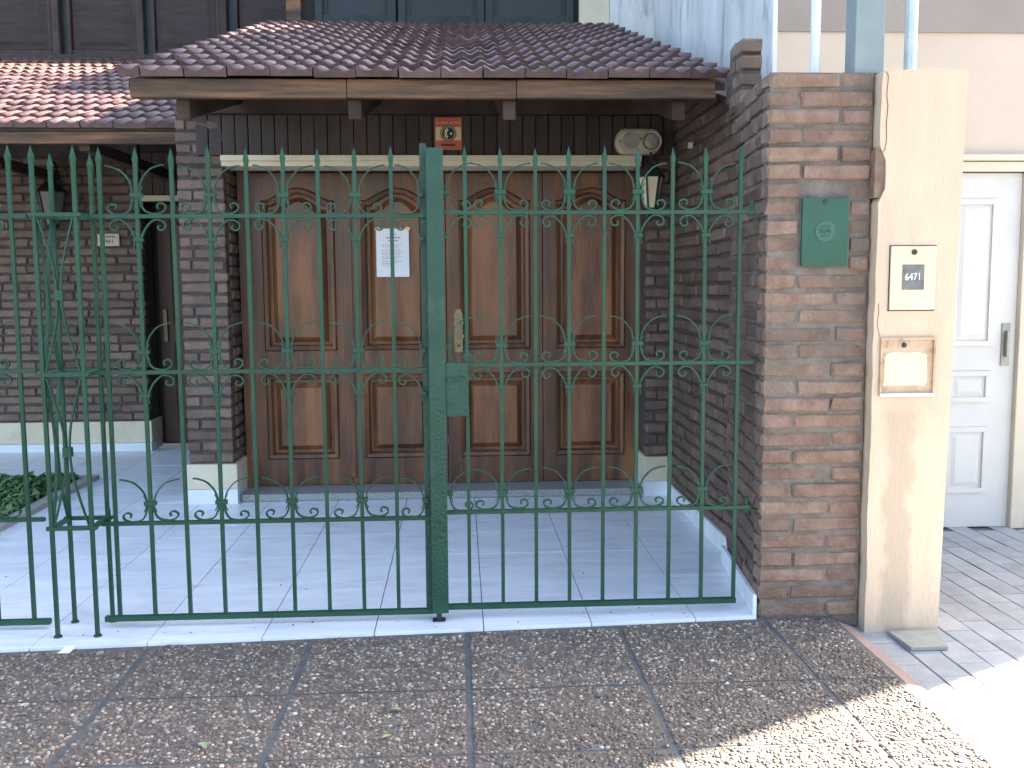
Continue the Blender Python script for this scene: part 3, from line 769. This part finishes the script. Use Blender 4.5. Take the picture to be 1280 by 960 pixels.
tiles = lay(-1.70, 1.41, FY-.02, 2.497, 14, d1)+lay(-6.2, -1.85, LY-.02, 2.497, 15, d2)
def tkey(t):
    p = t[1].translation; px, py = proj(p+Vector((0, .1, .05)))
    seen = -15 < px < 1295 and -10 < py < 970
    if t[2] is d2 and seen and px > 155 and py < 95: seen = False
    return (0 if seen else 1, p.y)
tiles.sort(key=tkey)
for me, mw, par in tiles[:300]: link('roof_tile', me, par, mw)
for d in (d1, d2):
    r_ = [(me, mw) for me, mw, par in tiles[300:] if par is d]
    if r_: join_stuff('hidden_roof_tiles', r_, d, 'roof_tile')
# fascias, brackets, soffit boards
fb = MB().box(-1.645, -.565, FY+.012, FY+.062, 2.398, 2.492).build('fascia_board', 'fascia', hs, bevel=.006)
fb = MB().box(-.563, .30, FY+.014, FY+.062, 2.40, 2.494).build('fascia_board', 'fascia', hs, bevel=.006)
fb = MB().box(.302, 1.335, FY+.012, FY+.062, 2.402, 2.495).build('fascia_board', 'fascia', hs, bevel=.006)
MB().box(-6.2, -1.87, LY+.012, LY+.055, 2.40, 2.478).build('fascia_board', 'fascia', hs, bevel=.005)
MB().box(-6.2, -1.87, LY+.0, LY+.03, 2.48, 2.502).build('eave_strip', 'beam', hs)
for x in (-1.40, -.53, .267, 1.155):
    m = MB(); m.v = [(x-.033, FY+.065, 2.30), (x+.033, FY+.065, 2.30), (x+.033, 6.4, 2.30), (x-.033, 6.4, 2.30), (x-.033, FY+.065, 2.40), (x+.033, FY+.065, 2.40), (x+.033, 6.4, 2.40), (x-.033, 6.4, 2.40)]
    m.v = [(a_, b_, c_+(0 if b_ < 6 else .32)) for a_, b_, c_ in m.v]
    m.f = [(0, 3, 2, 1), (4, 5, 6, 7), (0, 1, 5, 4), (1, 2, 6, 5), (2, 3, 7, 6), (3, 0, 4, 7)]
    m.build('rafter', 'beam', hs, bevel=.005)
for x in (-2.5, -3.5, -4.5):
    MB().prism_y([(x-.035, 2.36), (x+.035, 2.36), (x+.035, 2.44), (x-.035, 2.44)], LY+.06, 8.59).build('rafter', 'beam', hs)
# upper walls with windows (clerestory over the two roofs)
UY = 9.2
m = MB(); m.box(-1.56, 1.86, UY+.1, 9.6, 3.6, 4.5); m.build('upper_wall', 'dark', hs)
MB().box(1.14, 1.42, UY+.0, UY+.099, 3.7, 4.5).build('upper_pier', 'cream_paint', hs)
MB().box(-1.56, -1.43, UY-.01, UY+.099, 3.7, 4.5).build('upper_pier', 'fascia', hs)
for x0, x1 in ((-1.30, -.56), (-.54, .255), (.265, 1.085)):
    wf = MB(); wf.box(x0, x0+.07, UY+.0, UY+.08, 3.75, 4.48); wf.box(x1-.07, x1, UY, UY+.08, 3.75, 4.48); wf.box(x0+.071, x1-.071, UY+.005, UY+.08, 3.75, 3.93); wf.box(x0+.071, x1-.071, UY+.005, UY+.08, 4.4, 4.48)
    wo = wf.build('window', 'window_green', hs, bevel=.006)
    MB().box(x0+.07, x1-.07, UY+.045, UY+.055, 3.93, 4.4).build('pane', 'glass', wo)
    MB().box(x0+.10, x0+.112, UY+.03, UY+.044, 3.93, 4.4).build('glazing_bead', 'window_green', wo)
    MB().box(x1-.112, x1-.10, UY+.03, UY+.044, 3.93, 4.4).build('glazing_bead', 'window_green', wo)
VY = 11.16
m = MB(); m.box(-6.3, -1.56, VY+.12, 11.6, 3.6, 4.9); m.box(-1.6, -1.565, UY+.1, VY+.119, 3.6, 4.5)
m.build('upper_wall', 'dark', hs)
MB().box(-6.3, -1.6, VY-.04, VY+.119, 3.9, 4.0).build('upper_sill', 'window_frame', hs)
for k, x0 in enumerate((-5.36, -4.44, -3.53, -2.62)):
    wf = MB(); wf.box(x0, x0+.075, VY-.03, VY+.11, 4.001, 4.85); wf.box(x0+.16, x0+.19, VY, VY+.1, 4.001, 4.85); wf.box(x0+.191, x0+.9, VY+.02, VY+.1, 4.001, 4.06)
    wf.box(x0+.86, x0+.9, VY+.015, VY+.1, 4.061, 4.85)
    wo = wf.build('window', 'window_frame', hs, bevel=.005)
    MB().box(x0+.076, x0+.159, VY+.06, VY+.07, 4.001, 4.85).build('pane', 'glass', wo)
    MB().box(x0+.2, x0+.855, VY+.04, VY+.06, 4.065, 4.845).build('shutter_panel', 'shutter', wo, bevel=.006)
    MB().raised(rect(x0+.25, x0+.805, 4.11, 4.8), rect(x0+.29, x0+.765, 4.15, 4.76), VY+.0395, VY+.03).build('raised_field', 'shutter', wo)
def slope_roof(x0, x1, y0, y1, z0):
    m = MB(); z1 = z0+(y1-y0)*TA
    m.v = [(x0, y0, z0), (x1, y0, z0), (x1, y1, z1), (x0, y1, z1), (x0, y0, z0+.06), (x1, y0, z0+.06), (x1, y1, z1+.06), (x0, y1, z1+.06)]
    m.f = [(0, 3, 2, 1), (4, 5, 6, 7), (0, 1, 5, 4), (1, 2, 6, 5), (2, 3, 7, 6), (3, 0, 4, 7)]
    m.build('upper_roof', 'roof_tile', hs)
slope_roof(-1.62, 1.83, UY-.06, 13, 4.502); slope_roof(-6.4, -1.63, VY-.06, 14, 4.902)

# ------------------------------------------------------------------ small things on the house
sg = thing('alarm_sign', (-.063, 6.4, 2.325), 'small red and cream alarm sign above the garage door', 'sign')
AX0, AX1, AZ0, AZ1 = -.152, .024, 2.326, 2.532; AC = (AX0+AX1)/2; AYF = 6.392
MB().box(AX0, AX1, AYF, 6.401, AZ0, AZ1).build('panel', 'red', sg)
MB().box(AX0+.006, AX1-.006, AYF-.001, AYF-.0001, AZ0+.06, AZ1-.062).build('cream_band', 'sign_cream', sg)
text('ALARMA ACTIVA', .0235, (AC, AYF-.001, AZ1-.036), 'sign_cream', sg, xs=.88)
e_ = MB().lathe([(0, 0), (.052, 0), (.052, .0006), (0, .0006)], (AC, AYF-.0012, 2.43), 28, 'y').build('emblem', 'sign_dark', sg)
ri = MB(); n0 = 28
for k in range(n0):
    a = 2*math.pi*k/n0; ri.v += [(AC+.0455*math.cos(a), AYF-.0024, 2.43+.0455*math.sin(a)), (AC+.041*math.cos(a), AYF-.0024, 2.43+.041*math.sin(a))]
ri.f = [(2*k, 2*((k+1) % n0), 2*((k+1) % n0)+1, 2*k+1) for k in range(n0)]
ri.build('ring', 'sign_cream', e_)
MB().prism_y([(AC-.022, 2.405), (AC-.004, 2.397), (AC-.001, 2.412), (AC-.010, 2.418), (AC-.006, 2.424), (AC-.012, 2.432), (AC-.006, 2.441), (AC+.002, 2.452), (AC-.004, 2.463), (AC-.020, 2.458), (AC-.027, 2.435)], AYF-.0025, AYF-.0019).build('profile_shape', 'sign_cream', e_)
MB().lathe([(0, 0), (.008, 0), (.008, .0006), (0, .0006)], (AC+.018, AYF-.0019, 2.428), 14, 'y').build('dot', 'sign_cream', e_)
MB().box(AC-.048, AC+.045, AYF-.001, AYF-.0001, 2.350, 2.362).build('caption_bar', 'sign_dark', sg)

pn = thing('paper_notice', (-.46, 6.7, 1.507), 'white printed paper notice taped to the wooden garage door', 'notice')
m = MB(); NX0, NX1, NZ0, NZ1 = -.572, -.348, 1.507, 1.838; yy = DY-.016
for i in range(7):
    for j in range(2): pass
gx = 8; vv = []
for i in range(gx+1):
    for j in range(2):
        t = i/gx; vv.append((NX0+(NX1-NX0)*j, yy-.003*math.sin(t*3.1), NZ0+(NZ1-NZ0)*t))
m.v = vv+[(a_, b_+.0012, c_) for a_, b_, c_ in vv]; q0 = len(vv)
m.f = [(2*i, 2*i+1, 2*i+3, 2*i+2) for i in range(gx)]+[(q0+2*i, q0+2*i+2, q0+2*i+3, q0+2*i+1) for i in range(gx)]
m.build('sheet', 'paper', pn)
ln = MB()
def line(xa, xb, z, h): ln.box(xa, xb, yy-.0055, yy-.0050, z-h/2, z+h/2)
for z, a_, b_, h in ((1.800, -.485, -.435, .006), (1.775, -.505, -.405, .008), (1.755, -.49, -.42, .007)): line(a_, b_, z, h)
lg = [(1.725, .0), (1.713, .03), (1.69, .01), (1.672, .0), (1.66, .02), (1.643, .0), (1.631, .035), (1.613, 0), (1.600, .05), (1.588, .07)]
for z, e in lg:
    x = -.535
    while x < -.395-e:
        w_ = random.uniform(.012, .03); line(x, min(x+w_, -.392-e), z, .0035); x += w_+.005
ln.build('printed_lines', 'ink_grey', pn)
for x, z in ((-.565, 1.832), (-.355, 1.832), (-.46, 1.835)):
    MB().box(x-.014, x+.014, yy-.0052, yy-.0046, z-.006, z+.016).build('tape', 'sign_cream', pn)

hn = thing('house_number_plate', (-3.02, 8.59, 1.808), 'small white enamel street number plate 6461 on the dark brick wall', 'number plate')
MB().box(-3.13, -2.945, 8.578, 8.594, 1.802, 1.912).build('frame', 'steel', hn, bevel=.003)
MB().box(-3.122, -2.955, 8.574, 8.5775, 1.812, 1.903).build('plate', 'meter', hn)
text('ACHAVAL', .032, (-3.04, 8.572, 1.882), 'ink', hn, xs=.95)
text('6461', .05, (-3.04, 8.572, 1.842), 'ink', hn, xs=1.0)

# twin floodlight
fl = thing('oval_floodlight', (1.17, 6.35, 2.28), 'yellowed oval wall light with a round lens over the right end of the lintel', 'wall light')
def stadium(x0, x1, z0, z1, n=8, k=1.0):
    r = (z1-z0)/2*k; cz = (z0+z1)/2; pts = []
    for i in range(n+1):
        a = -math.pi/2+math.pi*i/n; pts.append((x1-r+r*math.cos(a), cz+(z1-z0)/2*math.sin(a)))
    for i in range(n+1):
        a = math.pi/2+math.pi*i/n; pts.append((x0+r+r*math.cos(a), cz+(z1-z0)/2*math.sin(a)))
    return pts
m = MB(); m.prism_y(stadium(1.025, 1.322, 2.292, 2.452, k=.7), 6.335, 6.403)
m.raised(stadium(1.027, 1.320, 2.294, 2.450, k=.7), stadium(1.04, 1.306, 2.306, 2.438, k=.7), 6.3345, 6.318)
m.build('housing', 'flood', fl, smooth=False)
MB().lathe([(.052, -.002), (.056, 0), (.052, .006), (0, .006)], (1.122, 6.317, 2.377), 24, 'y').build('diffuser', 'lens', fl)
MB().lathe([(.066, -.002), (.068, .02), (.064, .026), (.056, .022), (.054, .012)], (1.252, 6.318, 2.368), 24, 'y').build('lens_hood', 'flood', fl)
MB().lathe([(0, -.001), (.054, 0), (.045, .010), (.02, .016), (0, .017)], (1.252, 6.306, 2.368), 24, 'y').build('lens', 'lens', fl, smooth=True)
MB().lathe([(0, 0), (.006, 0), (.006, .003), (0, .003)], (1.05, 6.317, 2.372), 10, 'y').build('screw', 'black', fl)
MB().box(1.183, 1.197, 6.302, 6.317, 2.372, 2.395).build('clip', 'black', fl)

# lanterns
def lantern(x, y, ztop, s, label, glass, grp):
    """six-sided wrought lantern hung from a wall bracket; y is the wall face"""
    L = thing('wall_lantern', (x, y-.13*s, ztop-.55*s), label, 'lantern', grp)
    c = (x, y-.14*s, ztop)
    MB().lathe([(.006*s, 0), (.014*s, -.02*s), (.006*s, -.035*s), (.01*s, -.05*s), (.04*s, -.06*s), (.05*s, -.09*s), (.115*s, -.15*s), (.118*s, -.16*s), (.02*s, -.158*s)], c, 6).build('cap', 'black', L)
    MB().lathe([(.098*s, -.162*s), (.055*s, -.40*s)], c, 6).build('glass', glass, L)
    for k in range(6):
        a = 2*math.pi*k/6
        v0 = Vector((c[0]+.1*s*math.cos(a), c[1]+.1*s*math.sin(a), ztop-.16*s)); v1 = Vector((c[0]+.057*s*math.cos(a), c[1]+.057*s*math.sin(a), ztop-.40*s))
        d = v1-v0; T = Matrix.Translation(v0) @ d.to_track_quat('Z', 'Y').to_matrix().to_4x4(); h = .007*s
        MB().box(-h, h, -h, h, 0, d.length, T).build('bar', 'black', L)
    MB().lathe([(.062*s, -.40*s), (.064*s, -.415*s), (.03*s, -.44*s), (.012*s, -.47*s), (.016*s, -.485*s), (.004*s, -.51*s)], c, 6).build('base', 'black', L)
    br = MB(); pts = spline([(0, -.05), (-.01, .03), (.04, .07), (.1, .06), (.13, .02), (.138, -.02)], 5)
    br.box(x-.02*s, x+.02*s, y-.012, y-.001, ztop-.35*s, ztop+.02*s)
    for i in range(len(pts)-1):
        (a0, b0), (a1, b1) = pts[i], pts[i+1]
        p0 = Vector((x, y-.012-a0*s, ztop+b0*s)); p1 = Vector((x, y-.012-a1*s, ztop+b1*s)); d = p1-p0
        if d.length < 1e-5: continue
        T = Matrix.Translation(p0) @ d.to_track_quat('Z', 'X').to_matrix().to_4x4(); h = .008*s
        br.box(-h, h, -h, h, 0, d.length*1.1, T)
    br.build('bracket', 'black', L)
    return L
lantern(-3.45, EY, 2.43, 1.12, 'black iron lantern with dull glass on the brick wall by the entrance', 'dull_glass', None)
lantern(1.25, PY+.01, 2.27, .82, 'black iron lantern with pale cream glass beside the garage door', 'lamp_glass', None)
jb = MB().box(1.395, 1.42, 5.86, 5.90, 2.265, 2.30).build('junction_box', 'pipe', bevel=.003)
tag(jb, 'tiny white junction box on the dark brick side wall', 'junction box')

# ------------------------------------------------------------------ gates
GY = 4.08; HB = .0076
S_UP = [(.012, .085), (.016, .055), (.032, .022), (.062, .010), (.09, .011), (.111, .024), (.113, .042), (.096, .052), (.081, .043), (.086, .029)]
S_DN = [(.010, -.095), (.020, -.07), (.036, -.043), (.062, -.018), (.088, -.014), (.111, -.027), (.113, -.045), (.098, -.057), (.083, -.049), (.087, -.036)]
S_HN = [(.012, .085), (.017, .115), (.03, .15), (.062, .187), (.098, .202), (.122, .206)]
def ornament(par, x, y, zr, sides=(-1, 1), lower=True, low=False):
    def bar(name, P):
        for s in sides:
            jx = random.uniform(-.003, .003); jz = random.uniform(-.003, .003); sc = random.uniform(.95, 1.04)
            MB().sweep([(x+s*(a*sc+jx), zr+(b*(.92 if low else 1)+jz)) for a, b in spline(P, 5)], y, .013, .0065 if name == 'scroll' else .005).build(name, 'green', par)
    bar('scroll', S_UP); bar('horn', S_HN)
    pr_ = MB()
    for s in sides:
        for q in (1, -1):
            pr_.sweep([(x+s*.014, zr+.085), (x+s*.019, zr+.085+q*.02), (x+s*.026, zr+.085+q*.036)], y-.004, .008, .004)
    pr_.box(min(x, x+.024*min(sides)) if len(sides) < 2 else x-.024, max(x, x+.024*max(sides)) if len(sides) < 2 else x+.024, y-.0125, y+.0125, zr+.077, zr+.094)
    pr_.build('collar', 'green', par)
    if lower:
        bar('scroll', S_DN)
        m = MB(); a, b = (x-.019, x+.019) if len(sides) > 1 else sorted((x, x+.019*sides[0]))
        m.box(a, b, y-.0125, y+.0125, zr-.103, zr-.09)
        for s in sides: m.sweep([(x+s*.012, zr-.1), (x+s*.013, zr-.118), (x+s*.017, zr-.132)], y-.004, .008, .004)
        m.build('collar', 'green', par)

def gate_leaf(name, label, xs, orn, half, x_rail0, x_rail1, zt, ztip, zb, cat='gate', tilt=0.0, group=None):
    g = thing(name, ((x_rail0+x_rail1)/2, GY, zb), label, cat, group)
    for i, z in enumerate(zt):
        MB().box(x_rail0, x_rail1, GY+HB+.001, GY+HB+.009, z-.010, z+.010).build('rail', 'green', g) if False else \
            MB().box(x_rail0, x_rail1, GY-.011, GY+.011, z-.0078, z+.0078).build('rail', 'green', g)
    MB().box(x_rail0-.004, max(xs)+.01 if half == 0 else x_rail1, GY-.0125, GY+.0125, zb-.011, zb+.011).build('bottom_rail', 'green', g)
    for i, x in enumerate(xs):
        m = MB().spike(x, GY, zb+.0115, ztip+random.uniform(-.006, .006), HB)
        lean, bow = random.uniform(-.004, .004), random.uniform(-.003, .003)
        m.v = [(a+lean*(c-1.1)/.9 if c > 1.2 else a, b_+bow*max(0, c-1), c) for a, b_, c in m.v]
        b = m.build('picket', 'green', g)
        if i in orn:
            for j, z in enumerate(zt): ornament(b, x, GY, z, lower=j < 2, low=j == 2)
    if abs(tilt) > 0: g.rotation_euler.y = tilt
    return g
LX = [-1.472+.1487*k for k in range(9)]
lg_ = gate_leaf('gate_leaf', 'green wrought-iron gate leaf with nine spiked pickets, hung on the square cage post', LX, (1, 3, 5, 7), 1, -1.53, -.136,
                (1.739, 1.094, .45), 2.022, .036)
st = MB().box(-.163, -.136, GY+.0, GY+.035, .02, 2.035).build('meeting_stile', 'green_worn_sheen', lg_, bevel=.002)
for j, z in enumerate((1.739, 1.09, .445)): ornament(st, -.15, GY-.012, z, sides=(-1,), lower=j < 2, low=j == 2)
RX = [.027+.1457*k for k in range(9)]
rg_ = gate_leaf('gate_leaf', 'green wrought-iron gate leaf with wide cover post and lock box, hung on the brick wall', RX, (1, 3, 5, 7), 0, -.10, 1.262,
                (1.750, 1.110, .472), 2.026, .052)
cp = MB().box(-.136, -.0655, GY-.040, GY-.012, .035, 2.012).build('cover_post', 'green_worn_sheen', rg_, bevel=.003)
for j, z in enumerate((1.748, 1.108, .47)): ornament(cp, -.0655, GY-.002, z, sides=(1,), lower=j < 2, low=j == 2)
lk = MB().box(-.0645, .030, GY-.034, GY-.0135, .893, 1.122).build('lock_box', 'green_worn_sheen', rg_, bevel=.003)
MB().box(-.058, -.032, GY-.0365, GY-.0345, .945, .952).build('slot', 'black', lk)
m = MB(); m.lathe([(0, 0), (.011, 0), (.011, .012), (0, .012)], (-.045, GY-.034, 1.05), 14, 'y'); m.sweep([(-.045, 1.052), (.0, 1.056), (.048, 1.06)], GY-.052, .006, .006)
m.build('lever', 'green_worn_sheen', lk)
db = MB(); db.box(-.118, -.096, GY-.035, GY-.015, .001, .034); db.box(-.135, -.08, GY-.045, GY-.003, .0005, .006)
db.build('drop_bolt', 'black', rg_)
for z in (1.752, .472):
    m = MB(); m.box(1.225, 1.30, GY-.016, GY+.016, z-.012, z-.008); m.lathe([(.009, -.02), (.009, .045)], (1.245, GY, z), 12); m.build('hinge', 'green', rg_)
# cage post
cg = thing('cage_post', (-1.61, 4.06, 0), 'narrow square post of four green spiked bars with crossed curved straps', 'gate post')
CXs = (-1.69, -1.528); CYs = (3.967, 4.145)
for x in CXs:
    for y in CYs:
        MB().spike(x, y, .008, 2.012 if y < 4 else 2.004, HB).build('bar', 'green', cg)
        MB().lathe([(.018, 0.0005), (.015, .008), (.011, .0085)], (x, y, 0), 10).build('foot', 'black', cg)
for z in (1.739, 1.098, .462):
    for y in CYs: MB().box(CXs[0]-.02, CXs[1]+.02, y-.011, y+.011, z-.0075, z+.0075).build('rail', 'green', cg)
    for x in CXs: MB().box(x-.011, x+.011, CYs[0]+.0115, CYs[1]-.0115, z-.0075, z+.0075).build('rail', 'green', cg)
xm = sum(CXs)/2
for za, zb in ((1.73, 1.105), (1.09, .47)):
    zm = (za+zb)/2
    for y in (CYs[0],):
        for s in (-1, 1):
            P = [(xm+s*.07, za-.002), (xm+s*.045, za-.09), (xm+s*.018, za-.2), (xm+s*.008, zm), (xm+s*.018, zb+.2), (xm+s*.045, zb+.09), (xm+s*.07, zb+.002)]
            MB().sweep(spline(P, 5), y, .012, .006).build('curved_strap', 'green', cg)
        MB().box(xm-.017, xm+.017, y-.0125, y+.0125, zm-.02, zm+.02).build('collar', 'green', cg)
    # straps on the side facing the tiled path
    for s in (-1, 1):
        ym = sum(CYs)/2
        P = [(s*.075, za-.002), (s*.045, za-.09), (s*.018, za-.2), (s*.008, zm), (s*.018, zb+.2), (s*.045, zb+.09), (s*.075, zb+.002)]
        m = MB().sweep(spline(P, 5), 0, .012, .006)
        m.v = [(CXs[0]+y_, ym+x_, z_) for x_, y_, z_ in m.v]
        m.build('curved_strap', 'green', cg)
for z in (1.755, .475):
    MB().lathe([(.0095, -.03), (.0095, .035)], (-1.735, GY, z), 12).build('hinge_pin', 'green', cg)
    MB().box(-1.745, -1.705, GY-.009, GY+.009, z-.04, z-.03).build('hinge_strap', 'green', cg)
    MB().lathe([(.0095, -.03), (.0095, .03)], (-1.512, GY+.03, z), 12).build('hinge_pin', 'green', cg)
# pedestrian gate to the left
PXs = [-1.832-.1487*k for k in range(6)]
pg = gate_leaf('pedestrian_gate', 'green wrought-iron garden gate standing beyond the square cage post', PXs, (1, 3), 1, -2.60, -1.765,
               (1.741, 1.104, .475), 2.024, .03)

# ------------------------------------------------------------------ litter on the pavement
def leaf_obj(x, y, s, rot, label):
    m = MB(); T = Matrix.Translation((x, y, -.002)) @ Matrix.Rotation(rot, 4, 'Z')
    P = [(0, -1, .0), (.35, -.4, .12), (.42, .1, .15), (.2, .6, .1), (0, 1, .02), (-.25, .55, .12), (-.4, 0, .18), (-.3, -.5, .1), (0, 0, 0.02)]
    m.v = [tuple(T @ Vector((a*s, b*s, c*s))) for a, b, c in P]+[tuple(T @ Vector((a*s, b*s, c*s-.001))) for a, b, c in P]
    m.f = [(8, k, (k+1) % 8) for k in range(8)]+[(17, 9+(k+1) % 8, 9+k) for k in range(8)]+[(k, 9+k, 9+(k+1) % 8, (k+1) % 8) for k in range(8)]
    tag(m.build('fallen_leaf', 'leaf_dry'), label, 'leaf', 'leaves fallen on the pavement')
def on_ground(px, py, z=-.004):
    r = ROT @ Vector(((px-CXP)/F, (CYP-py)/F, -1)); t = (z-CAMH)/r.z; return r.x*t, r.y*t
for px, py, s, a in ((255, 932, .026, .4), (495, 887, .022, 1.4), (483, 921, .02, 2.2), (30, 893, .013, 1.9)):
    x, y = on_ground(px, py); leaf_obj(x, y, s, a, 'single green leaf fallen on the pebbled sidewalk slabs')
x, y = on_ground(84, 812)
tag(MB().box(x-.022, x+.022, y-.035, y+.03, -.006, -.0035).build('paper_scrap', 'paper'), 'white scrap of paper at the edge of the tiled floor', 'litter')

# grit and bits of dry leaf blown over the tiles
v = []; f = []
for k in range(260):
    x = random.uniform(-3, 1.25); y = random.choice([random.uniform(4.0, 6.4), random.uniform(6.2, 6.43), random.uniform(3.96, 4.2)])
    if x < -2.7 or y < edge_y(x)+.02: continue
    r = random.uniform(.0015, .005)*random.choice([1, 1, 1.8]); a = random.uniform(0, 6.28); i = len(v)
    v += [(x+r*math.cos(a), y+r*math.sin(a), .001), (x+r*.5*math.cos(a+2), y+r*.5*math.sin(a+2), .001), (x+r*.8*math.cos(a+4), y+r*.8*math.sin(a+4), .001), (x, y, .001+r*.6)]
    f += [(i, i+1, i+3), (i+1, i+2, i+3), (i+2, i, i+3), (i, i+2, i+1)]
me = bpy.data.meshes.new('floor_grit'); me.from_pydata(v, [], f); me.update(); me.materials.append(M['soil'])
o = link('floor_grit', me); o['kind'] = 'stuff'; o['label'] = 'dark grit and crumbs of leaf scattered on the white tiles'; o['category'] = 'grit'
